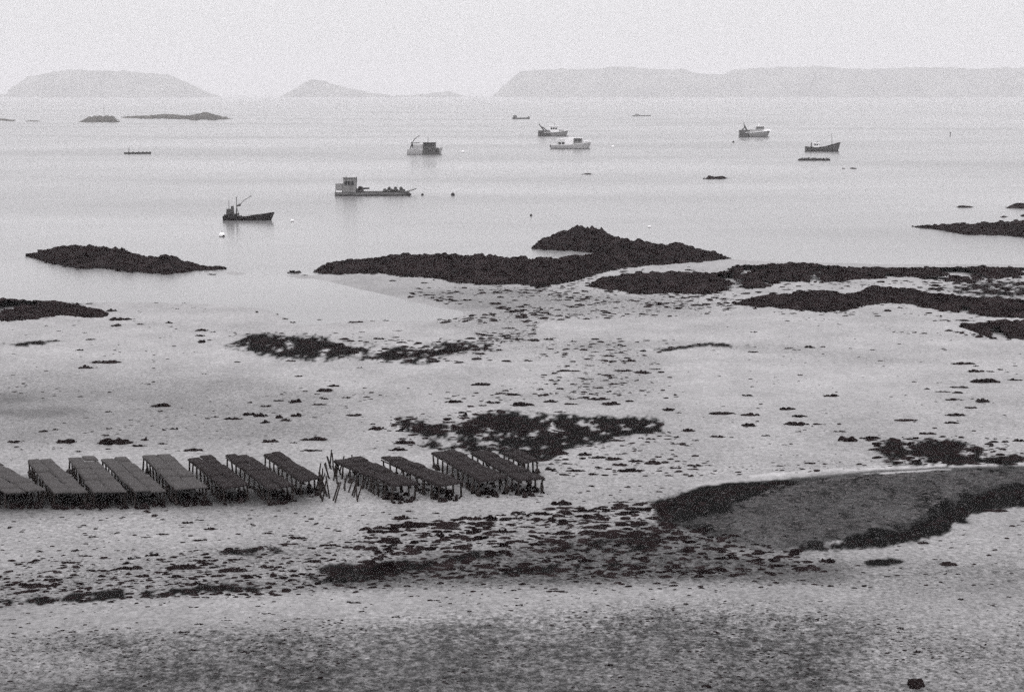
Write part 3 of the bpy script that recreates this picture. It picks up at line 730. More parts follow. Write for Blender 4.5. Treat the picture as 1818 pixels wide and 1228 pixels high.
# ------------------------------------------------------------------ single clumps of weed, zone by zone: (x, y, width, height)
ORD = ['leftmost', 'second from left', 'third from left', 'fourth from left', 'fifth from left', 'sixth from left', 'seventh from left', 'eighth from left',
       'ninth from left', 'tenth from left', 'eleventh from left', 'twelfth from left', 'thirteenth from left', 'fourteenth from left', 'fifteenth from left',
       'sixteenth from left', 'seventeenth from left', 'eighteenth from left', 'nineteenth from left', 'twentieth from left', 'twenty-first from left',
       'twenty-second from left', 'twenty-third from left', 'twenty-fourth from left', 'twenty-fifth from left']
ZONES = [
 ('the sand right of the left edge bank', [(277, 538, 10, 3), (328, 538, 11, 3), (314, 551, 9, 3), (343, 549, 9, 3), (300, 575, 14, 6), (304, 582, 7, 3), (131, 580, 9, 3), (104, 590, 11, 3), (150, 593, 8, 3), (161, 605, 19, 5), (141, 624, 16, 5), (203, 623, 9, 3), (259, 626, 7, 2), (215, 569, 42, 9), (205, 580, 21, 8), (249, 578, 15, 4), (199, 553, 20, 8)]),
 ('the stack of short weed lines left of the wide patch', [(359, 589, 27, 7), (379, 592, 11, 4), (355, 599, 20, 5), (359, 610, 19, 7), (372, 607, 11, 4)]),
 ('the open sand above the grey silt band', [(153, 655, 25, 10), (187, 645, 52, 10), (363, 666, 11, 3), (422, 645, 15, 4), (516, 643, 21, 5), (530, 670, 18, 4), (639, 656, 12, 4), (101, 694, 10, 3)]),
 ('the grey silt band at left', [(285, 724, 38, 9), (285, 733, 13, 5), (193, 735, 16, 4), (381, 743, 15, 5), (414, 746, 34, 8), (443, 738, 26, 9), (463, 740, 28, 10), (494, 743, 17, 9), (471, 753, 18, 9), (507, 749, 21, 8), (526, 740, 27, 9), (471, 724, 23, 6), (494, 714, 21, 6), (523, 716, 25, 11), (566, 721, 30, 5), (576, 711, 15, 6), (563, 703, 13, 4), (577, 696, 34, 9), (593, 688, 23, 6), (616, 709, 20, 5), (630, 739, 33, 8)]),
 ('the sand just behind the left oyster trestles', [(77, 770, 19, 6), (98, 767, 11, 7), (26, 788, 27, 9), (118, 787, 39, 13), (193, 764, 15, 5), (187, 776, 14, 8), (205, 788, 58, 18), (247, 795, 28, 7), (257, 783, 15, 11), (309, 764, 16, 6), (288, 791, 23, 5), (139, 805, 13, 6), (344, 803, 40, 8), (480, 787, 31, 9), (520, 790, 17, 4), (556, 783, 50, 9), (553, 804, 42, 5)]),
 ('the water edge of the bay', [(522, 483, 25, 8), (376, 487, 19, 3), (541, 489, 11, 3), (456, 557, 7, 6), (492, 558, 9, 3), (503, 566, 20, 3), (519, 572, 13, 4), (567, 567, 13, 3), (632, 574, 27, 6), (662, 571, 11, 3), (685, 569, 13, 4), (642, 591, 15, 3), (707, 589, 21, 3), (672, 604, 22, 6)]),
 ('the sand below the main reef', [(697, 501, 15, 4), (754, 505, 17, 4), (771, 500, 10, 3), (730, 529, 14, 6), (767, 531, 11, 5), (809, 521, 12, 5), (799, 534, 15, 6), (829, 535, 20, 6), (853, 539, 9, 3), (852, 524, 13, 3), (878, 522, 13, 3), (888, 530, 15, 5), (937, 523, 19, 4), (926, 565, 25, 8), (903, 585, 27, 4)]),
 ('the curving weed trail right of the bay', [(886, 624, 15, 6), (915, 605, 21, 5), (948, 607, 23, 7), (974, 605, 19, 6), (1018, 608, 17, 4), (937, 643, 18, 5), (1010, 661, 50, 5), (1047, 651, 21, 4), (1056, 627, 18, 3), (1082, 634, 28, 5), (1100, 629, 20, 4), (1084, 644, 26, 4), (1118, 643, 25, 7), (1107, 661, 34, 6), (1140, 664, 34, 8), (1080, 669, 23, 5), (1043, 676, 25, 4), (1092, 685, 30, 5), (1163, 658, 22, 4)]),
 ('the open sand above the biggest weed patch', [(853, 686, 36, 9), (892, 702, 25, 5), (912, 704, 32, 6), (965, 704, 23, 7), (806, 717, 34, 8), (872, 718, 21, 6), (855, 723, 19, 5), (927, 722, 45, 9), (978, 716, 29, 7), (1018, 712, 17, 4), (1014, 721, 27, 6), (1061, 712, 46, 7), (1084, 721, 35, 9), (1118, 716, 17, 6), (1100, 702, 9, 3), (994, 735, 27, 4), (823, 740, 17, 9), (797, 740, 11, 4), (843, 738, 13, 5)]),
 ('the sand left of the biggest weed patch', [(662, 756, 13, 5), (670, 765, 33, 9), (719, 790, 39, 10), (707, 802, 36, 8)]),
 ('the bright sand in the right middle distance', [(1339, 592, 15, 4), (1337, 627, 21, 5), (1401, 621, 21, 4), (1414, 624, 19, 3), (1437, 619, 21, 6), (1461, 618, 12, 5), (1510, 621, 8, 3), (1549, 623, 11, 3), (1564, 643, 17, 3), (1421, 669, 11, 5), (1376, 673, 9, 3), (1417, 680, 7, 3), (1325, 705, 23, 6), (1476, 706, 33, 7), (1397, 729, 34, 7), (1419, 742, 29, 7)]),
 ('the sand right of the biggest weed patch', [(1188, 731, 27, 8), (1204, 737, 15, 4), (1283, 738, 50, 8), (1332, 740, 35, 9), (1330, 758, 29, 9), (1221, 768, 29, 8), (1202, 780, 13, 6), (1197, 792, 15, 6), (1234, 786, 15, 4), (1273, 779, 29, 6), (1295, 773, 7, 3), (1359, 776, 19, 5), (1391, 792, 17, 3), (1413, 812, 15, 3), (1418, 769, 13, 4), (1414, 756, 47, 10), (1453, 756, 28, 5), (1490, 756, 11, 5), (1490, 770, 26, 5), (1504, 784, 37, 15), (1544, 781, 37, 9)]),
 ('the weed flock near the right edge', [(1710, 648, 43, 7), (1733, 653, 13, 5), (1733, 662, 31, 7), (1757, 663, 19, 4), (1777, 659, 17, 5), (1749, 680, 52, 12), (1802, 677, 27, 6), (1704, 691, 39, 5), (1646, 694, 13, 5), (1673, 699, 31, 5), (1701, 701, 23, 6), (1694, 713, 33, 6), (1746, 716, 27, 11), (1723, 728, 29, 6), (1696, 740, 37, 8), (1688, 754, 31, 6), (1659, 764, 11, 5), (1647, 774, 33, 7), (1609, 749, 43, 7), (1808, 786, 22, 8), (1784, 788, 15, 8), (1767, 783, 13, 4)]),
 ('the chain of clumps right of the trestles', [(986, 808, 40, 15), (1004, 789, 20, 4), (1039, 810, 28, 10), (1065, 815, 26, 7), (1091, 818, 32, 9), (1098, 809, 13, 4), (1131, 822, 33, 7), (1159, 826, 31, 11), (1100, 829, 33, 7), (1120, 839, 49, 8), (1208, 823, 29, 4), (1200, 835, 27, 5), (1234, 831, 31, 6), (1257, 831, 27, 3), (1021, 839, 38, 6), (1053, 845, 21, 7), (976, 837, 21, 8), (1098, 786, 27, 6), (1154, 783, 21, 5), (1138, 782, 13, 4)]),
 ('the upper clumps of the weedy belt in mid beach', [(726, 911, 17, 5), (713, 923, 35, 12), (736, 924, 19, 4), (730, 937, 53, 15), (673, 941, 25, 11), (700, 948, 35, 9), (788, 935, 60, 10), (774, 915, 15, 6), (842, 926, 31, 10), (872, 925, 31, 13), (851, 934, 60, 8), (890, 920, 23, 6), (928, 914, 15, 4), (919, 925, 31, 6)]),
 ('the lower clumps of the weedy belt in mid beach', [(753, 955, 37, 7), (780, 954, 21, 11), (807, 957, 27, 10), (834, 948, 17, 6), (866, 952, 19, 9), (893, 948, 23, 13), (700, 967, 31, 12), (636, 976, 50, 7), (644, 966, 36, 4), (733, 980, 25, 6), (769, 976, 23, 6), (895, 970, 33, 7), (599, 948, 17, 5)]),
 ('the clumps trailing left of the shingle bank', [(995, 898, 39, 13), (962, 917, 43, 8), (963, 927, 31, 5), (930, 939, 31, 5), (966, 936, 33, 6), (1040, 911, 37, 8), (1072, 908, 25, 6), (1005, 923, 15, 4), (1002, 951, 43, 10), (1063, 941, 31, 10), (984, 963, 31, 5), (1040, 949, 29, 8), (1054, 931, 70, 4), (1102, 895, 46, 4), (1108, 901, 31, 4), (1120, 914, 30, 7), (1135, 932, 36, 8)]),
 ('the sand in front of the left oyster trestles', [(333, 932, 23, 8), (375, 943, 27, 8), (166, 957, 21, 5), (196, 951, 13, 3), (262, 957, 33, 4), (289, 952, 27, 6), (137, 982, 23, 6), (125, 1004, 45, 6), (208, 982, 13, 4), (356, 963, 29, 7), (271, 991, 29, 7), (233, 997, 17, 7), (445, 935, 15, 4), (476, 951, 25, 5), (528, 960, 37, 8), (516, 970, 45, 5)]),
 ('the weed scatter above the winding line', [(554, 1003, 35, 7), (616, 1001, 19, 4), (554, 1011, 25, 4), (420, 999, 37, 6), (360, 1001, 29, 7), (323, 1012, 57, 13), (296, 1003, 25, 5), (414, 1018, 53, 11), (474, 1012, 29, 10), (231, 1014, 51, 10), (254, 1028, 31, 9), (102, 1021, 23, 6), (37, 1024, 19, 4), (62, 1034, 25, 5), (65, 1046, 55, 10), (17, 1037, 27, 3), (139, 1051, 21, 4), (316, 1030, 41, 6), (343, 1041, 41, 9)]),
 ('the pale strip below the winding line', [(48, 1093, 31, 4), (23, 1105, 23, 4), (48, 1111, 17, 4), (21, 1129, 19, 4), (129, 1125, 23, 4), (92, 1098, 17, 3), (231, 1119, 15, 4), (323, 1128, 35, 5), (354, 1114, 23, 4), (356, 1136, 19, 5), (402, 1107, 25, 4), (472, 1095, 21, 4), (435, 1162, 21, 6), (341, 1159, 21, 6), (508, 1123, 23, 5), (504, 1142, 13, 5)]),
 ('the pale strip below the thick black bank', [(735, 1062, 27, 4), (772, 1070, 41, 4), (790, 1065, 17, 4), (624, 1074, 35, 5), (644, 1090, 19, 4), (704, 1101, 21, 5), (836, 1061, 15, 3), (857, 1061, 15, 3), (989, 1056, 43, 5), (924, 1079, 29, 4), (1027, 1068, 17, 3), (601, 1111, 21, 5), (1160, 1068, 15, 4)]),
 ('the stony foreground', [(568, 1207, 13, 7), (1457, 1073, 15, 4), (1630, 1162, 19, 8), (1598, 1122, 17, 5), (1081, 1187, 17, 8), (1706, 1070, 13, 6), (1256, 1226, 26, 8), (1468, 1001, 31, 13), (1684, 1007, 33, 12), (1639, 969, 25, 7), (1765, 911, 52, 8)]),
]


ZNAMES = [('on', 'sand beside the left edge bank'), ('in', 'the stack left of the wide patch'), ('on', 'open sand above grey silt'),
          ('on', 'the grey silt at left'), ('on', 'sand just behind the left trestles'), ('along', 'the water edge of the bay'),
          ('on', 'sand just below the main reef'), ('in', 'the trail right of the bay'), ('on', 'sand above the biggest patch'),
          ('on', 'sand left of the biggest patch'), ('on', 'bright sand at right, middle distance'), ('on', 'sand right of the biggest patch'),
          ('in', 'the flock near the right edge'), ('in', 'the chain right of the trestles'), ('in', 'the upper belt, mid beach'),
          ('in', 'the lower belt, mid beach'), ('among', 'those left of the shingle bank'), ('on', 'sand before the left trestles'),
          ('in', 'the scatter above the winding line'), ('on', 'pale sand below the winding line'), ('on', 'pale sand below the black bank'),
          ('on', 'the stony lower right beach')]


def clump(px, py, w, h, label, group):
    s0 = nseed(); g = np.random.default_rng(s0)
    pm = pxm(py)
    x0, y0 = G(px, py + h * 0.12)
    x0, y0 = float(x0), float(y0)
    fore = CH / y0
    Wm = w / pm; Hm = h / pm
    hh = min(0.62 * Hm, 0.6 * Wm) ; dm = max(0.38 * Hm / fore, 0.12)
    dm = min(dm, Wm * 1.1)
    n = int(9 + w * 0.42)
    t = g.uniform(-1, 1, n); t = np.sign(t) * np.abs(t) ** 0.8
    lx = t * Wm * 0.47; ly = g.uniform(-1, 1, n) * dm * 0.5 * np.sqrt(np.maximum(1 - t * t, 0.05))
    prof = np.sqrt(np.maximum(1 - t * t, 0.03))
    r = np.clip(Wm * g.uniform(0.06, 0.15, n), 0.03, None) * (0.6 + 0.5 * prof)
    bh = hh * prof * g.uniform(0.55, 1.05, n)
    V, Fc = blob_mesh(lx, ly, np.full(n, -0.02), r, bh, s0, lay=True)
    big = (np.array([0.0]), np.array([0.0]), np.array([-0.03]), np.array([Wm * 0.36]), np.array([hh * 0.6]))
    V2, F2 = blob_mesh(*big, s0 + 5000, k=9)
    V2[:, 1] *= min(1.0, dm / (Wm * 0.5))
    V = np.concatenate([V, V2]); Fc = np.concatenate([Fc, F2 + len(V) - len(V2)])
    z = max(float(ground_z(np.array([x0]), np.array([y0]))[0]), 0.0)
    o = make_obj('seaweed_clump', V, Fc, M_WEED, loc=(x0, y0, z))
    tag(o, label, 'seaweed', group)


def shape_word(w, h):
    if w > 44: s = 'big'
    elif w > 30: s = 'long'
    elif w > 18: s = 'middling'
    else: s = 'small'
    return s + (' thin' if w / h > 5.5 else ' round' if w / h < 2.4 else ' low')


for (zone, items), (prep, zname) in zip(ZONES, ZNAMES):
    for i, (x, y, w, h) in enumerate(sorted(items)):
        clump(x, y, w, h, f"{shape_word(w, h)} weed clump, {ORD[i]} {prep} {zname}", 'weed clumps ' + prep + ' ' + zname)

bush = MB()
for i in range(16):
    a = random.uniform(0, 6.28); q = random.uniform(0, 0.17)
    bush.ball((q * math.cos(a), q * math.sin(a), random.uniform(0.0, 0.12)), random.uniform(0.07, 0.12), jit=.2, n=8, m=6)
bx_, by_ = G(1628, 1226)
bo = bush.build('boulder', M_WEED); bo.location = (float(bx_), float(by_), 0.08)
tag(bo, 'squat black boulder cut by the bottom edge near the right corner', 'boulder')


# ------------------------------------------------------------------ countless small bits
def scatter(name, polys, mat, seed):
    g = np.random.default_rng(seed); vs = []; fs = []; off = 0
    for poly, n, wmin, wmax, clumpy in polys:
        poly = [(-130 if p[0] == 0 else 1950 if p[0] == 1818 else p[0], p[1]) for p in poly]; n = int(n * 1.08)
        P = np.array(poly, float); x0, y0 = P.min(0); x1, y1 = P.max(0)
        px = g.uniform(x0, x1, n * 6); py = g.uniform(y0, y1, n * 6)
        ok = inpoly(px, py, poly); px, py = px[ok], py[ok]
        x, y = G(px, py)
        if clumpy:
            k = (fbm(x * 0.35, y * 0.22, seed + 3, 4) + g.normal(0, 0.05, len(x))) > clumpy
            x, y, px, py = x[k], y[k], px[k], py[k]
        x, y, px, py = x[:n], y[:n], px[:n], py[:n]
        keep = samp(water, px, py) < 0.45
        x, y = x[keep], y[keep]
        pm = F / y
        r = (wmin + (wmax - wmin) * g.uniform(0, 1, len(x)) ** 2.6) * 0.5 / pm
        z = ground_z(x, y)
        V, Fc = blob_mesh(x, y, z, r, r * g.uniform(0.15, 0.42, len(x)), seed + off, k=6, lay=True)
        vs.append(V); fs.append(Fc + off); off += len(V)
    o = make_obj(name, np.concatenate(vs), np.concatenate(fs), mat)
    tag(o, kind='stuff')
    return o


scatter('scattered_seaweed', [
    ([(700, 515), (960, 508), (1300, 528), (1310, 562), (960, 572), (940, 612), (860, 608), (760, 572), (830, 555)], 900, 3, 15, -0.02),
    ([(1030, 515), (1320, 518), (1310, 556), (1020, 560)], 110, 4, 16, 0),
    ([(1260, 550), (1700, 560), (1720, 600), (1600, 596), (1300, 566)], 90, 3, 11, 0.05),
    ([(1380, 506), (1680, 498), (1680, 516), (1560, 510), (1400, 522)], 60, 4, 12, 0),
    ([(960, 480), (1080, 490), (1060, 520), (960, 516)], 60, 4, 14, 0),
    ([(640, 604), (890, 606), (880, 646), (660, 648)], 90, 4, 18, 0),
    ([(400, 590), (640, 594), (640, 604), (400, 602)], 30, 4, 12, 0),
    ([(0, 560), (420, 545), (420, 660), (0, 670)], 90, 2, 8, 0.0),
    ([(880, 600), (1200, 606), (1200, 700), (1000, 730), (880, 730)], 320, 3, 14, 0.02),
    ([(640, 690), (1200, 690), (1200, 748), (640, 745)], 110, 3, 13, 0.03),
    ([(0, 660), (640, 680), (700, 800), (0, 810)], 260, 2, 10, 0.02),
    ([(680, 740), (1200, 770), (1300, 850), (980, 850), (960, 800), (700, 800)], 420, 3, 16, 0.0),
    ([(1200, 580), (1818, 600), (1818, 800), (1200, 820)], 240, 2, 9, 0.0),
    ([(1540, 780), (1818, 780), (1818, 828), (1560, 830)], 420, 4, 22, -0.08),
    ([(1640, 496), (1818, 496), (1818, 534), (1640, 520)], 260, 4, 20, -0.1),
    ([(1660, 560), (1740, 566), (1760, 604), (1690, 600)], 70, 4, 18, -0.1),
    ([(1300, 536), (1560, 500), (1818, 520), (1818, 600), (1640, 566), (1320, 560)], 260, 4, 18, 0.0),
    ([(1040, 476), (1400, 476), (1400, 526), (1040, 526)], 160, 4, 16, 0.0),
    ([(700, 740), (900, 730), (1000, 800), (960, 826), (780, 812), (700, 780)], 200, 5, 20, -0.02),
    ([(600, 600), (900, 604), (900, 650), (600, 646)], 110, 5, 20, 0.0),
    ([(1280, 828), (1600, 815), (1600, 832), (1300, 850)], 70, 3, 14, 0),
    ([(0, 920), (700, 900), (700, 1000), (0, 1050)], 420, 2, 12, 0.0),
    ([(0, 1005), (300, 985), (700, 960), (700, 1045), (420, 1062), (0, 1085)], 950, 3, 18, 0.0),
    ([(0, 1040), (560, 1010), (560, 1062), (0, 1090)], 330, 4, 20, 0.0),
    ([(640, 940), (1180, 890), (1200, 950), (660, 1000)], 800, 4, 26, 0.0),
    ([(640, 1004), (860, 985), (1190, 935), (1420, 985), (1470, 1020), (1200, 1032), (900, 1030), (660, 1034)], 1050, 4, 26, 0.0),
    ([(480, 1020), (900, 1010), (1500, 1010), (1500, 1050), (1000, 1056), (480, 1058)], 260, 3, 16, 0.0),
    ([(0, 1080), (1300, 1045), (1300, 1075), (0, 1150)], 240, 2, 10, 0.0),
    ([(0, 1130), (1400, 1070), (1818, 1060), (1818, 1228), (0, 1228)], 2300, 2, 9, 0.03),
    ([(1500, 960), (1818, 900), (1818, 1060), (1500, 1060)], 200, 2, 12, 0.0),
    ([(900, 870), (1200, 860), (1180, 900), (900, 900)], 50, 3, 12, 0),
], M_WEED, 900)
scatter('shingle', [
    ([(1380, 872), (1460, 858), (1640, 846), (1830, 848), (1800, 866), (1700, 886), (1620, 935), (1500, 960), (1400, 972), (1300, 958), (1240, 942), (1300, 915)], 5200, 3, 10, -0.3),
    (bankp, 700, 3, 7, 0),
    ([(0, 1140), (700, 1110), (1500, 1080), (1818, 1070), (1818, 1240), (0, 1240)], 3200, 2, 7, 0),
    ([(560, 1000), (860, 985), (1190, 935), (1500, 1000), (1500, 1040), (1200, 1045), (560, 1050)], 1000, 2, 9, 0),
    ([(0, 930), (1100, 880), (1150, 1000), (0, 1050)], 500, 2, 6, 0),
], M_STONE, 930)


# ------------------------------------------------------------------ oyster trestles
TH = 0.74
def trestle(label, FL, FR, NR, NL, bag, hang=True, seed=0):
    g = random.Random(seed)
    c = []
    for p in (FL, FR, NR, NL):
        x, y = G(p[0], p[1], TH)
        c.append(Vector((float(x), float(y), 0)))
    fl, fr, nr, nl = c
    fr = fl + (fr - fl) * 0.84; nr = nl + (nr - nl) * 0.82
    org = (nl + nr) / 2
    root = thing('oyster_trestle', label, 'oyster trestle', org, 0, 'oyster trestles standing in rows on the sand')
    P = lambda u, v: (fl * (1 - u) + fr * u) * (1 - v) + (nl * (1 - u) + nr * u) * v - org
    L = ((fl + fr) / 2 - (nl + nr) / 2).length
    nb = max(4, int(L / 0.75))
    for col in (0, 1):
        for i in range(nb):
            v0, v1 = i / nb, (i + 0.985) / nb
            u0, u1 = (0.0, 0.497) if col == 0 else (0.503, 1.0)
            jj = g.uniform(-.012, .012); q = [P(u0 + jj, v0), P(u1 + jj, v0), P(u1 - jj, v1), P(u0 - jj, v1)]
            mid = sum(q, Vector()) / 4
            th = 0.07 + g.uniform(0, .03); dz = g.uniform(-.045, .03)
            vs = [(p.x, p.y, TH - 0.06 + dz) for p in q]
            vs += [(p.x, p.y, TH - 0.02 + dz) for p in q]
            vs += [((mid + (p - mid) * .8).x, (mid + (p - mid) * .8).y, TH - 0.06 + th + dz) for p in q]
            fs = [(3, 2, 1, 0), (8, 9, 10, 11)]
            for b0 in (0, 4):
                fs += [(b0 + k, b0 + (k + 1) % 4, b0 + 4 + (k + 1) % 4, b0 + 4 + k) for k in range(4)]
            make_obj('oyster_bag', vs, fs, bag, root)
    ns = max(5, int(L / 0.62))
    for s in (0.03, 0.97):
        a, b = P(s, 0), P(s, 1)
        MB().tube((a.x, a.y, TH - .1), (b.x, b.y, TH - .1), 0.028).build('rail', M_IRON, root)
        for i in range(ns):
            p = P(s, (i + 0.3) / (ns - 0.4))
            lx, ly = g.uniform(-.06, .06), g.uniform(-.12, .12)
            m = MB(); m.tube((p.x, p.y, TH - .1), (p.x + lx, p.y + ly, -0.05), 0.035, 0.045, 5)
            if g.random() < .5:
                m.ball((p.x + lx * .8, p.y + ly * .8, g.uniform(.05, .35)), g.uniform(.06, .12), g.uniform(.1, .22), 6, 5, .3)
            m.build('leg', M_IRON, root)
    if hang:
        # weed and fouling hanging under the bags and lying round the feet
        gg = np.random.default_rng(seed + 40)
        n = int(L * 13)
        u = gg.uniform(0.0, 1.05, n); v = np.clip(gg.beta(2.0, 0.8, n), 0, 1) * 1.03
        pts = np.array([list(P(a, b))[:2] for a, b in zip(u, v)])
        V, Fc = blob_mesh(pts[:, 0], pts[:, 1], np.full(n, -0.02), gg.uniform(.06, .18, n), gg.uniform(.05, .36, n) * (0.2 + v * .8), seed)
        w = make_obj('seaweed', V, Fc, M_WEED, root); tag(w, kind='stuff')
    return root


T1 = [
 ('grey bagged trestle cut by the left edge of the picture', (-75, 824), (10, 818), (98, 868), (10, 872), M_BAG1),
 ('grey bagged trestle, second in from the left edge', (49, 817), (99, 813), (170, 870), (96, 874), M_BAG1),
 ('grey bagged trestle, third in from the left edge', (121, 811), (178, 810), (238, 871), (166, 873), M_BAG1),
 ('grey bagged trestle, fourth in from the left edge', (179, 813), (234, 811), (306, 868), (240, 872), M_BAG1),
 ('last pale grey trestle before the dark bagged ones', (252, 807), (312, 805), (382, 864), (312, 868), M_BAG1),
 ('dark bagged trestle just right of the last pale grey one', (333, 812), (384, 806), (452, 856), (398, 866), M_BAG2),
 ('dark bagged trestle in the middle of the left block', (400, 808), (446, 804), (532, 858), (478, 866), M_BAG2),
 ('dark trestle at the right end of the left block', (468, 805), (502, 801), (578, 846), (535, 853), M_BAG2),
 ('dark trestle just right of the bare stakes', (592, 816), (650, 808), (752, 856), (700, 862), M_BAG2),
 ('narrow trestle with exposed rails, second right of the bare stakes', (676, 812), (716, 809), (832, 852), (782, 862), M_BAG2),
 ('wide dark trestle in the middle of the right block', (765, 801), (815, 795), (915, 847), (852, 853), M_BAG2),
 ('long dark trestle at the right end of the right block', (835, 801), (868, 797), (978, 846), (922, 852), M_BAG2),
 ('short dark trestle at the back of the right block', (892, 801), (928, 798), (962, 816), (930, 821), M_BAG2),
]
for i, t in enumerate(T1):
    trestle(t[0], *t[1:6], seed=200 + i * 7)

# bare stakes of an empty trestle
er = thing('empty_trestle', 'bare leaning stakes of an empty trestle between the two blocks', 'oyster trestle', (*[float(q) for q in G(630, 890)], 0), 0)
g_ = random.Random(5)
ex, ey = er.location.x, er.location.y
for row, (xa, ya, xb, yb_) in enumerate(((562, 862, 596, 900), (582, 850, 640, 898), (600, 843, 672, 886), (622, 842, 700, 884), (556, 876, 578, 898), (585, 832, 600, 846))):
    n = (10, 12, 12, 10, 6, 6)[row]
    for i in range(n):
        t = (i + g_.uniform(0, .5)) / n
        x, y = G(xa + (xb - xa) * t, ya + (yb_ - ya) * t)
        lean = g_.uniform(-.28, .28); hh = g_.uniform(.6, .95)
        MB().tube((float(x) - ex, float(y) - ey, -.05), (float(x) - ex + lean, float(y) - ey + g_.uniform(-.2, .2), hh), 0.034, 0.028, 5).build('stake', M_IRON, er)


# ------------------------------------------------------------------ boats
def hull(name, L, B, z_st, z_bow, draft, mat, root, sc, bow=0.35, sheer=0.15, stern=0.9, rake=0.06, rim=None, deckmat=M_DECK, x0=0.0, belly=1.0):
    """Hull from stern (x0) to bow (x0+L); all sizes in photo pixels, scaled by sc."""
    n = 22; vs = []; fs = []
    def st(t):
        b = B / 2 * (stern + (1 - stern) * min(1, t / 0.3))
        if t > 1 - bow:
            q = (t - (1 - bow)) / bow; b *= math.sqrt(max(0, 1 - q ** 2.2))
        z = z_st + (z_bow - z_st) * t ** 2.2 - sheer * z_st * math.sin(math.pi * min(1, t * 1.1)) * 0.6
        return b, z
    secs = []
    for i in range(n + 1):
        t = i / n; b, z = st(t); x = x0 + L * t
        rk = rake * L * max(0, (t - .6) / .4)
        ring = []
        for (kb, kz) in ((1, 1), (0.97, 0.55), (0.86 * belly, 0.02), (0.55, -0.7), (0.0, -1)):
            zz = z * kz if kz > 0 else draft * kz
            xx = x - rk * (1 - max(kz, 0))
            ring.append((xx, b * kb, zz))
        full = ring + [(x_, -y_, z_) for x_, y_, z_ in ring[-2::-1]]
        secs.append(full)
    m = len(secs[0])
    for s in secs: vs += s
    for i in range(n):
        for k in range(m - 1):
            fs.append((i * m + k, i * m + k + 1, (i + 1) * m + k + 1, (i + 1) * m + k))
    fs.append(tuple(range(m)))
    hb = make_obj(name, [(x * sc, y * sc, z * sc) for x, y, z in vs], [f[::-1] for f in fs], mat, root)
    dv = []; df = []
    for i in range(n + 1):
        t = i / n; b, z = st(t); x = x0 + L * t
        zz = z - min(1.2, z * .3)
        dv += [(x * sc, b * .97 * sc, zz * sc), (x * sc, -b * .97 * sc, zz * sc)]
    for i in range(n): df.append((2 * i + 1, 2 * i, 2 * i + 2, 2 * i + 3)[::-1])
    make_obj('deck', dv, df, deckmat, root)
    if rim:
        r = MB()
        for sgn in (1, -1):
            for i in range(n):
                t = i / n; b, z = st(t); b2, z2 = st((i + 1) / n)
                r.tube((x0 + L * t, sgn * b, z), (x0 + L * (i + 1) / n, sgn * b2, z2), rim[1], n=4)
        r.build('gunwale', rim[0], root, sc)
    return hb


def boat(name, label, cat, px, py, rz=0.0, group=None):
    x, y = G(px, py)
    s = 1.0 / pxm(py)
    t = thing(name, label, cat, (float(x), float(y), 0), rz, group)
    return t, s


def house(root, sc, x0, x1, y, z0, z1, mat, roof=None, wins=3, wmat=M_GLASS, over=0.6, top=0.94, front=True):
    MB().box(x0, x1, -y, y, z0, z1, top).build('wheelhouse', mat, root, sc)
    h = root.children[-1] if root.children else root
    h = [c for c in root.children if c.name.startswith('wheelhouse')][-1]
    zz0, zz1 = z0 + (z1 - z0) * .5, z0 + (z1 - z0) * .82
    for i in range(wins):
        a = x0 + (x1 - x0) * (0.12 + 0.76 * i / wins); b = x0 + (x1 - x0) * (0.12 + 0.76 * (i + .78) / wins)
        MB().box(a, b, -y * 1.0 - .1, -y * .9, zz0, zz1).build('window', wmat, h, sc)
    if front:
        MB().box(x1 - .4, x1 + .12, -y * .75, y * .75, zz0, zz1).build('window', wmat, h, sc)
    if roof:
        MB().box(x0 - over, x1 + over, -y - over, y + over, z1 + .02, z1 + .9).build('roof', roof, h, sc)


# 1 work punt with masts and crane arm
b, s = boat('work_boat', 'black low work boat with two masts and a raised crane arm, nearest of the fleet', 'boat', 397, 391, 0.0)
hull('hull', 91, 26, 7.5, 14.5, 3, M_BLACK, b, s, bow=.28, sheer=.15, rake=.07, stern=.92)
m = MB(); m.box(5, 15, -6, 6, 6, 20, .8); m.box(13, 19, -4, 4, 6, 25, .7); m.build('winch_house', M_DARK, b, s)
MB().tube((10, 0, 18), (10, 0, 35.5), .55).build('mast', M_DARK, b, s)
m = MB(); m.tube((23.5, 0, 6), (23.5, 0, 40), .6); m.tube((23.5 - 2, 0, 6), (23.5, 0, 22), .6).tube((28, 0, 6), (24, 0, 22), .6); m.ball((23.5, 0, 40), 1.1); m.build('mast', M_DARK, b, s)
m = MB(); m.tube((23, 0, 25), (29, 0, 27), 1.7, 1.6); m.ball((29, 0, 27), 2.3); m.tube((29, 0, 27), (38, 0, 36), .65, .55).tube((38, 0, 36), (49, 0, 42.5), .55, .4); m.ball((49, 0, 42.5), 1.2, n=8, m=6)
m.build('crane_arm', M_DARK, b, s)
m = MB()
for i in range(16): m.ball((random.uniform(3, 32), random.uniform(-7, 7), random.uniform(6.5, 12)), random.uniform(1.5, 3.4), jit=.2, n=7, m=5)
m.build('fishing_gear', M_BLACK, b, s)
tag([c for c in b.children if c.name.startswith('fishing_gear')][0], kind='stuff')
MB().box(34, 52, -9, -6, 5.8, 8.4).build('bulwark_board', M_WHITE, b, s)
m = MB(); m.box(54, 82, -7, 7, 7, 10.5, .8); m.build('foredeck', M_BLACK, b, s)

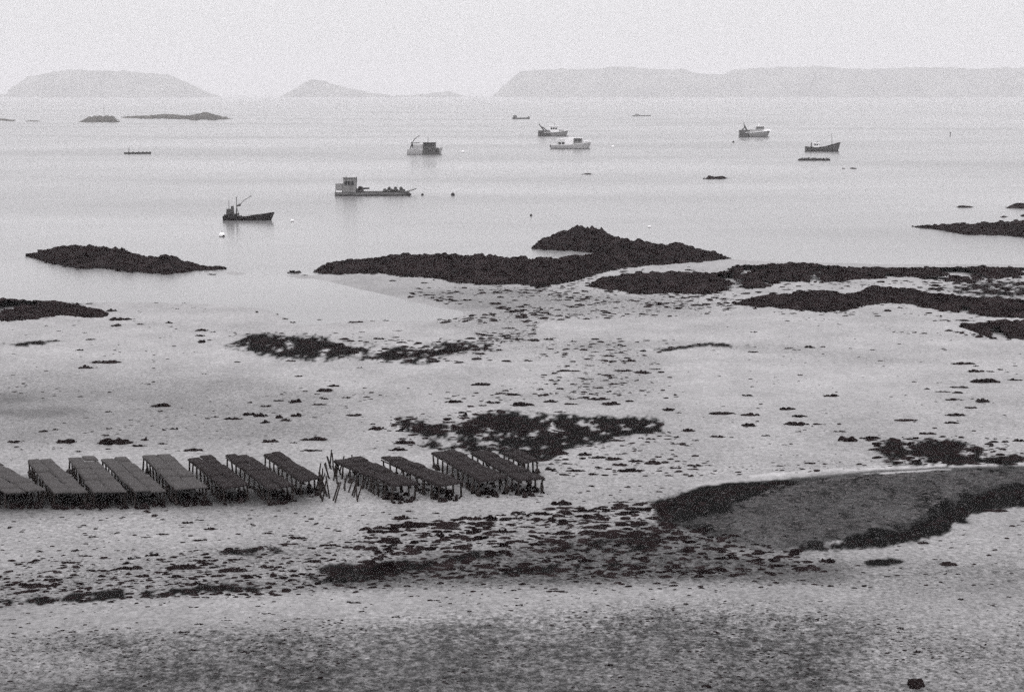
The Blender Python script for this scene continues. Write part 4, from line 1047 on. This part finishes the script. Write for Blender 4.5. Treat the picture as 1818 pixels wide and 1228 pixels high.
# 2 long barge
b, s = boat('oyster_barge', 'long flat grey barge with a tall wheelhouse astern and cargo piled forward', 'barge', 596, 347, 0.0)
hull('hull', 132, 36, 6.2, 7.0, 3, M_GREY, b, s, bow=.12, sheer=.0, rake=.03, stern=.98, rim=(M_DARK, .5))
MB().box(0, 120, -18.3, -17.6, 0.1, 1.4).build('rubbing_strake', M_BLACK, b, s)
m = MB(); m.add([(122, -12, 4), (122, 12, 4), (144, -8, 11.5), (144, 8, 11.5), (122, -12, 7), (122, 12, 7), (143, -8, 12.8), (143, 8, 12.8)],
                [(0, 1, 3, 2), (4, 6, 7, 5), (0, 2, 6, 4), (1, 5, 7, 3), (2, 3, 7, 6), (0, 4, 5, 1)]); m.build('bow_ramp', M_GREY, b, s)
house(b, s, 14, 37, 9, 5.5, 30.5, M_GREY, M_DARK, wins=3, top=.97)
MB().box(0, 14, -8, 8, 5.5, 21, .93).build('deckhouse', M_GREY, b, s)
m = MB(); m.tube((36, -4, 6), (38, -4, 33), .8).tube((19, 0, 30), (19, 0, 35), .4); m.build('mast', M_DARK, b, s)
m = MB(); m.box(35, 50, -8, 8, 5.5, 12, .8); m.ball((44, 0, 13), 4.5, 3.5, jit=.15); m.tube((42, 0, 12), (60, 0, 12.5), 1.8, 1.5); m.build('winch', M_BLACK, b, s)
m = MB()
for i in range(34): m.ball((random.uniform(86, 122), random.uniform(-9, 9), random.uniform(6, 10)), random.uniform(1.8, 3.4), jit=.25, n=7, m=5)
for q in (95, 106, 116): m.ball((q, 0, 12.5), 3.2, jit=.2, n=7, m=5)
tag(m.build('cargo', M_DARK, b, s), kind='stuff')
MB().ball((131, -14, 2.5), 4.5, 2.6).build('fender', M_BLACK, b, s)
MB().box(2, 12, -13, -9, 5.5, 9).build('fish_box', M_WHITE, b, s)

# 3 boat with dark net house
b, s = boat('fishing_boat', 'fishing boat with pale stern, dark grey net covered bow and stern gantry', 'boat', 723, 274.5, 0.0)
hull('hull', 63, 20, 9.5, 13, 2, M_PALE, b, s, bow=.3, sheer=.05, rake=.05, rim=(M_WHITE, .4))
MB().box(27.5, 57, -10.6, 10.2, .4, 12, .97).build('net_cover', M_DARK, b, s)
MB().box(0, 63, -10.4, -9.9, -.2, .7).build('waterline_stripe', M_BLACK, b, s)
MB().box(11, 28, -7, 7, 9, 17.5).build('cabin', M_PALE, b, s)
house(b, s, 28, 51, 8, 11, 20.5, M_DARK, M_BLACK, wins=2)
m = MB()
for yy in (-6, 6): m.tube((5, yy, 9), (9, yy, 20), .9).tube((9, yy, 20), (22, yy, 21), .6).tube((11, yy, 9), (8, yy, 22), .9)
m.tube((9, -6, 20), (9, 6, 20), .7).tube((9, 0, 21), (14, 0, 28), .7).tube((14, 0, 28), (22, 0, 33.5), .6); m.build('gantry', M_DARK, b, s)
MB().tube((37, 0, 20), (37, 0, 30), .4).build('mast', M_DARK, b, s)

# 4 trawler with dark gantry
b, s = boat('fishing_boat', 'trawler with dark raked stern gantry and white wheelhouse, furthest of the overlapping pair', 'boat', 955, 242, 0.0)
hull('hull', 54, 17, 7, 10.5, 2, M_GREY, b, s, bow=.35, sheer=.1, rake=.07, rim=(M_WHITE, .55))
house(b, s, 20.5, 37, 5.5, 6.5, 17.5, M_WHITE, M_WHITE, wins=3)
MB().box(37, 46, -5, 5, 6.5, 11.5).build('cabin', M_PALE, b, s)
MB().box(0, 22, -8.8, 8.6, 1, 10, .96).build('net_drum', M_DARK, b, s)
m = MB()
for yy in (-6, 6): m.tube((12, yy, 8), (2, yy, 21.5), 1.2, .8).tube((18, yy, 8), (8, yy, 16), .9)
m.tube((2, -6, 21.5), (2, 6, 21.5), .7).tube((8, -6, 15), (8, 6, 15), 1.6); m.build('gantry', M_BLACK, b, s)
MB().tube((29, 0, 18), (29, 0, 23), .35).build('mast', M_DARK, b, s)
MB().box(0, 54, -8.9, -8.5, -.2, .9).build('waterline_stripe', M_BLACK, b, s)

# 5 white boat
b, s = boat('fishing_boat', 'white boat with a bright white block cabin and long white bow rail', 'boat', 977.5, 264, 0.0)
hull('hull', 72, 20, 7.0, 12.0, 2, M_PALE, b, s, bow=.33, sheer=.1, rake=.05, rim=(M_WHITE, .6))
MB().box(1, 69, -10.4, -9.9, -.3, .8).build('waterline_stripe', M_BLACK, b, s)
MB().box(25, 40, -7, 7, 7, 19.5, .98).build('cabin', M_WHITE, b, s)
house(b, s, 40.5, 56, 6.5, 7, 18.5, M_GREY, M_WHITE, wins=2, over=1.2)
m = MB(); m.box(12, 26, -6, 6, 17, 18.4)
for xx in (13, 19, 25):
    for yy in (-5.6, 5.6): m.tube((xx, yy, 6.5), (xx, yy, 17), .5)
m.build('awning', M_WHITE, b, s)
MB().box(12, 25, -5, 5, 6.5, 11.5).build('gear_locker', M_DARK, b, s)
m = MB()
for yy in (-5, 5): m.tube((58, yy * 1.3, 13), (71, yy * .3, 14.5), .7)
for xx in (59, 64, 69): m.tube((xx, -5.8 + (xx - 58) * .35, 10), (xx, -5.8 + (xx - 58) * .35, 14), .4)
m.build('bow_rail', M_WHITE, b, s)
MB().box(-1.5, 1, -3, 3, 2, 7).build('outboard_engine', M_BLACK, b, s)

# 6 boat at right
b, s = boat('fishing_boat', 'grey hulled trawler with cluttered dark stern and white bow, alone at upper right', 'boat', 1312, 243.5, 0.0)
hull('hull', 55, 17, 8.5, 12, 2, M_GREY, b, s, bow=.35, sheer=.08, rake=.08, rim=(M_WHITE, .7))
MB().box(1, 53, -8.9, -8.5, -.2, .9).build('waterline_stripe', M_BLACK, b, s)
MB().box(0, 17, -9, 8.6, 1, 12.5, .94).build('net_drum', M_DARK, b, s)
m = MB()
for yy in (-5, 5): m.tube((15, yy, 9), (9, yy, 21), .9).tube((4, yy, 9), (10, yy, 20), .8)
m.tube((9, -5, 21), (9, 5, 21), .6).tube((9, 0, 20), (8, 0, 26), .5); m.build('gantry', M_DARK, b, s)
MB().box(5, 9, -4, 4, 15, 19.5).build('liferaft_box', M_WHITE, b, s)
MB().box(18, 42, -5.5, 5.5, 8, 13.5).build('cabin', M_PALE, b, s)
house(b, s, 30, 44, 5, 13, 18.5, M_GREY, M_WHITE, wins=3)
MB().box(40, 56, -6, 6, 11.2, 13.4, .8).build('foredeck', M_WHITE, b, s)
m = MB(); m.tube((35, 0, 19), (35, 0, 24), .4); m.ball((35, 0, 22), 1.2); m.build('mast', M_WHITE, b, s)

# 7 dark hulled boat with sheer
b, s = boat('fishing_boat', 'dark hulled boat with high curved bow and low white wheelhouse, furthest right', 'boat', 1430, 269, 0.0)
hull('hull', 62, 19, 8.5, 16, 2, M_DARK, b, s, bow=.38, sheer=.4, rake=.07, rim=(M_BLACK, .5))
MB().box(2, 58, -9.6, -9.2, -.2, 1.2).build('waterline_stripe', M_BLACK, b, s)
house(b, s, 13, 24, 5, 6.5, 14.5, M_WHITE, M_WHITE, wins=2)
MB().box(24, 40, -5, 5, 6, 9.5).build('cabin', M_PALE, b, s)
m = MB(); m.tube((10, 0, 6), (10, 0, 16), .9).tube((18, 0, 14), (22, 0, 18), .6); m.build('winch_post', M_DARK, b, s)
MB().tube((47, 0, 8), (46, 0, 32), .5, .25).build('mast', M_DARK, b, s)
MB().tube((46, 0, 30), (20, 0, 16), .18, n=4).build('stay', M_DARK, b, s)

# 8 raft
b, s = boat('raft', 'flat dark raft heaped with lumpy gear, just below the dark hulled boat', 'raft', 1417, 285, 0.0)
MB().box(0, 56, -9, 9, -1.5, 2.4, .98).build('pontoon', M_BLACK, b, s)
m = MB()
for i in range(40): m.ball((random.uniform(2, 55), random.uniform(-8, 8), random.uniform(2, 3.6)), random.uniform(1, 2.2), jit=.25, n=6, m=5)
tag(m.build('fishing_gear', M_DARK, b, s), kind='stuff')

# 9-11 low far boats
b, s = boat('low_barge', 'very low narrow barge with a single post at its left end', 'barge', 221, 273.5, 0.0)
hull('hull', 48, 10, 2.8, 3.0, 1.2, M_DARK, b, s, bow=.15, sheer=0, rake=.03)
m = MB(); m.tube((8, 0, 2), (8, 0, 12), .7, .4).tube((6, 0, 2), (9, 0, 8), .5); m.build('mast', M_DARK, b, s)
m = MB()
for xx in (14, 24, 31, 38, 44): m.box(xx, xx + 2.5, -2, 2, 2, 4.2)
tag(m.build('fishing_gear', M_DARK, b, s), kind='stuff')
b, s = boat('low_barge', 'hazy low barge with a small cabin astern, above the overlapping boats', 'barge', 909, 211.5, 0.0)
hull('hull', 32, 8, 2.2, 2.8, 1, M_DARK, b, s, bow=.2, sheer=0, rake=.03)
MB().box(1.5, 9, -2.5, 2.5, 2, 6.5, .8).build('cabin', M_DARK, b, s)
MB().box(28, 31, -1.5, 1.5, 2, 4.5).build('bollard', M_DARK, b, s)
b, s = boat('low_barge', 'faintest low barge alone above centre right', 'barge', 1123, 206.5, 0.0)
hull('hull', 33, 8, 1.8, 2.0, 1, M_GREY, b, s, bow=.2, sheer=0, rake=.03)
MB().box(5, 12, -2, 2, 1.8, 4, .8).build('cabin', M_GREY, b, s)


# buoys
def buoy(label, px, py, r, mat, dark=True, knob=False):
    x, y = G(px, py); s = 1 / pxm(py)
    t = thing('mooring_buoy', label, 'buoy', (float(x), float(y), 0), 0)
    MB().ball((0, 0, r * .55), r, n=14, m=10).build('float', mat, t, s, smooth=True)
    MB().tube((0, 0, -r * .4), (0, 0, r * .12), r * 1.02, r * 1.06, 14).build('fouling', M_BLACK, t, s)
    MB().tube((0, 0, r * 1.5), (0, 0, r * 1.85), r * .14, n=6).build('ring', M_IRON, t, s)
    if knob: MB().ball((r * .7, -r * .8, r * .15), r * .42, n=8, m=6).build('pick_up_float', M_BLACK, t, s)


buoy('largest white round buoy with a small dark float, below the work boat', 394, 420, 5.2, M_WHITE, knob=True)
buoy('small white buoy right of the black work boat bow', 519, 393.5, 3.0, M_WHITE)
buoy('bright white buoy right of the boat with the dark netted bow', 822, 271, 2.6, M_WHITE)
buoy('bright white buoy right of the white cabin boat', 1088, 262, 2.6, M_WHITE)
buoy('dark buoy well right of the long grey barge', 804, 347.5, 3.4, M_BLACK)
buoy('small dark buoy just off the bow of the long grey barge', 750, 347, 2.4, M_BLACK)
buoy('small dark buoy on open water above the main reef', 943, 383.5, 2.4, M_DARK)
buoy('small pale buoy with dark base behind the rocky peak', 1153, 404, 2.8, M_WHITE)
buoy('tiny dark buoy left below the trawler at upper right', 1302, 253.5, 2.0, M_DARK)
x, y = G(1687, 241.5); s = 1 / pxm(241.5)
t = thing('channel_marker', 'thin upright marker post standing alone in the water at right', 'marker', (float(x), float(y), 0))
MB().tube((0, 0, -1), (0, 0, 6), .8, .6).build('pole', M_BLACK, t, s)
MB().ball((0, 0, 6.2), 1.1, n=8, m=6).build('topmark', M_BLACK, t, s)
x, y = G(185, 206.5); s = 1 / pxm(217)
t = thing('beacon', 'thin beacon pole standing on the block shaped skerry', 'beacon', (float(G(185, 213)[0]), float(G(185, 213)[1]), 0))
MB().tube((0, 0, 0), (0, 0, 32), .5, .25).build('pole', M_GREY, t, s)
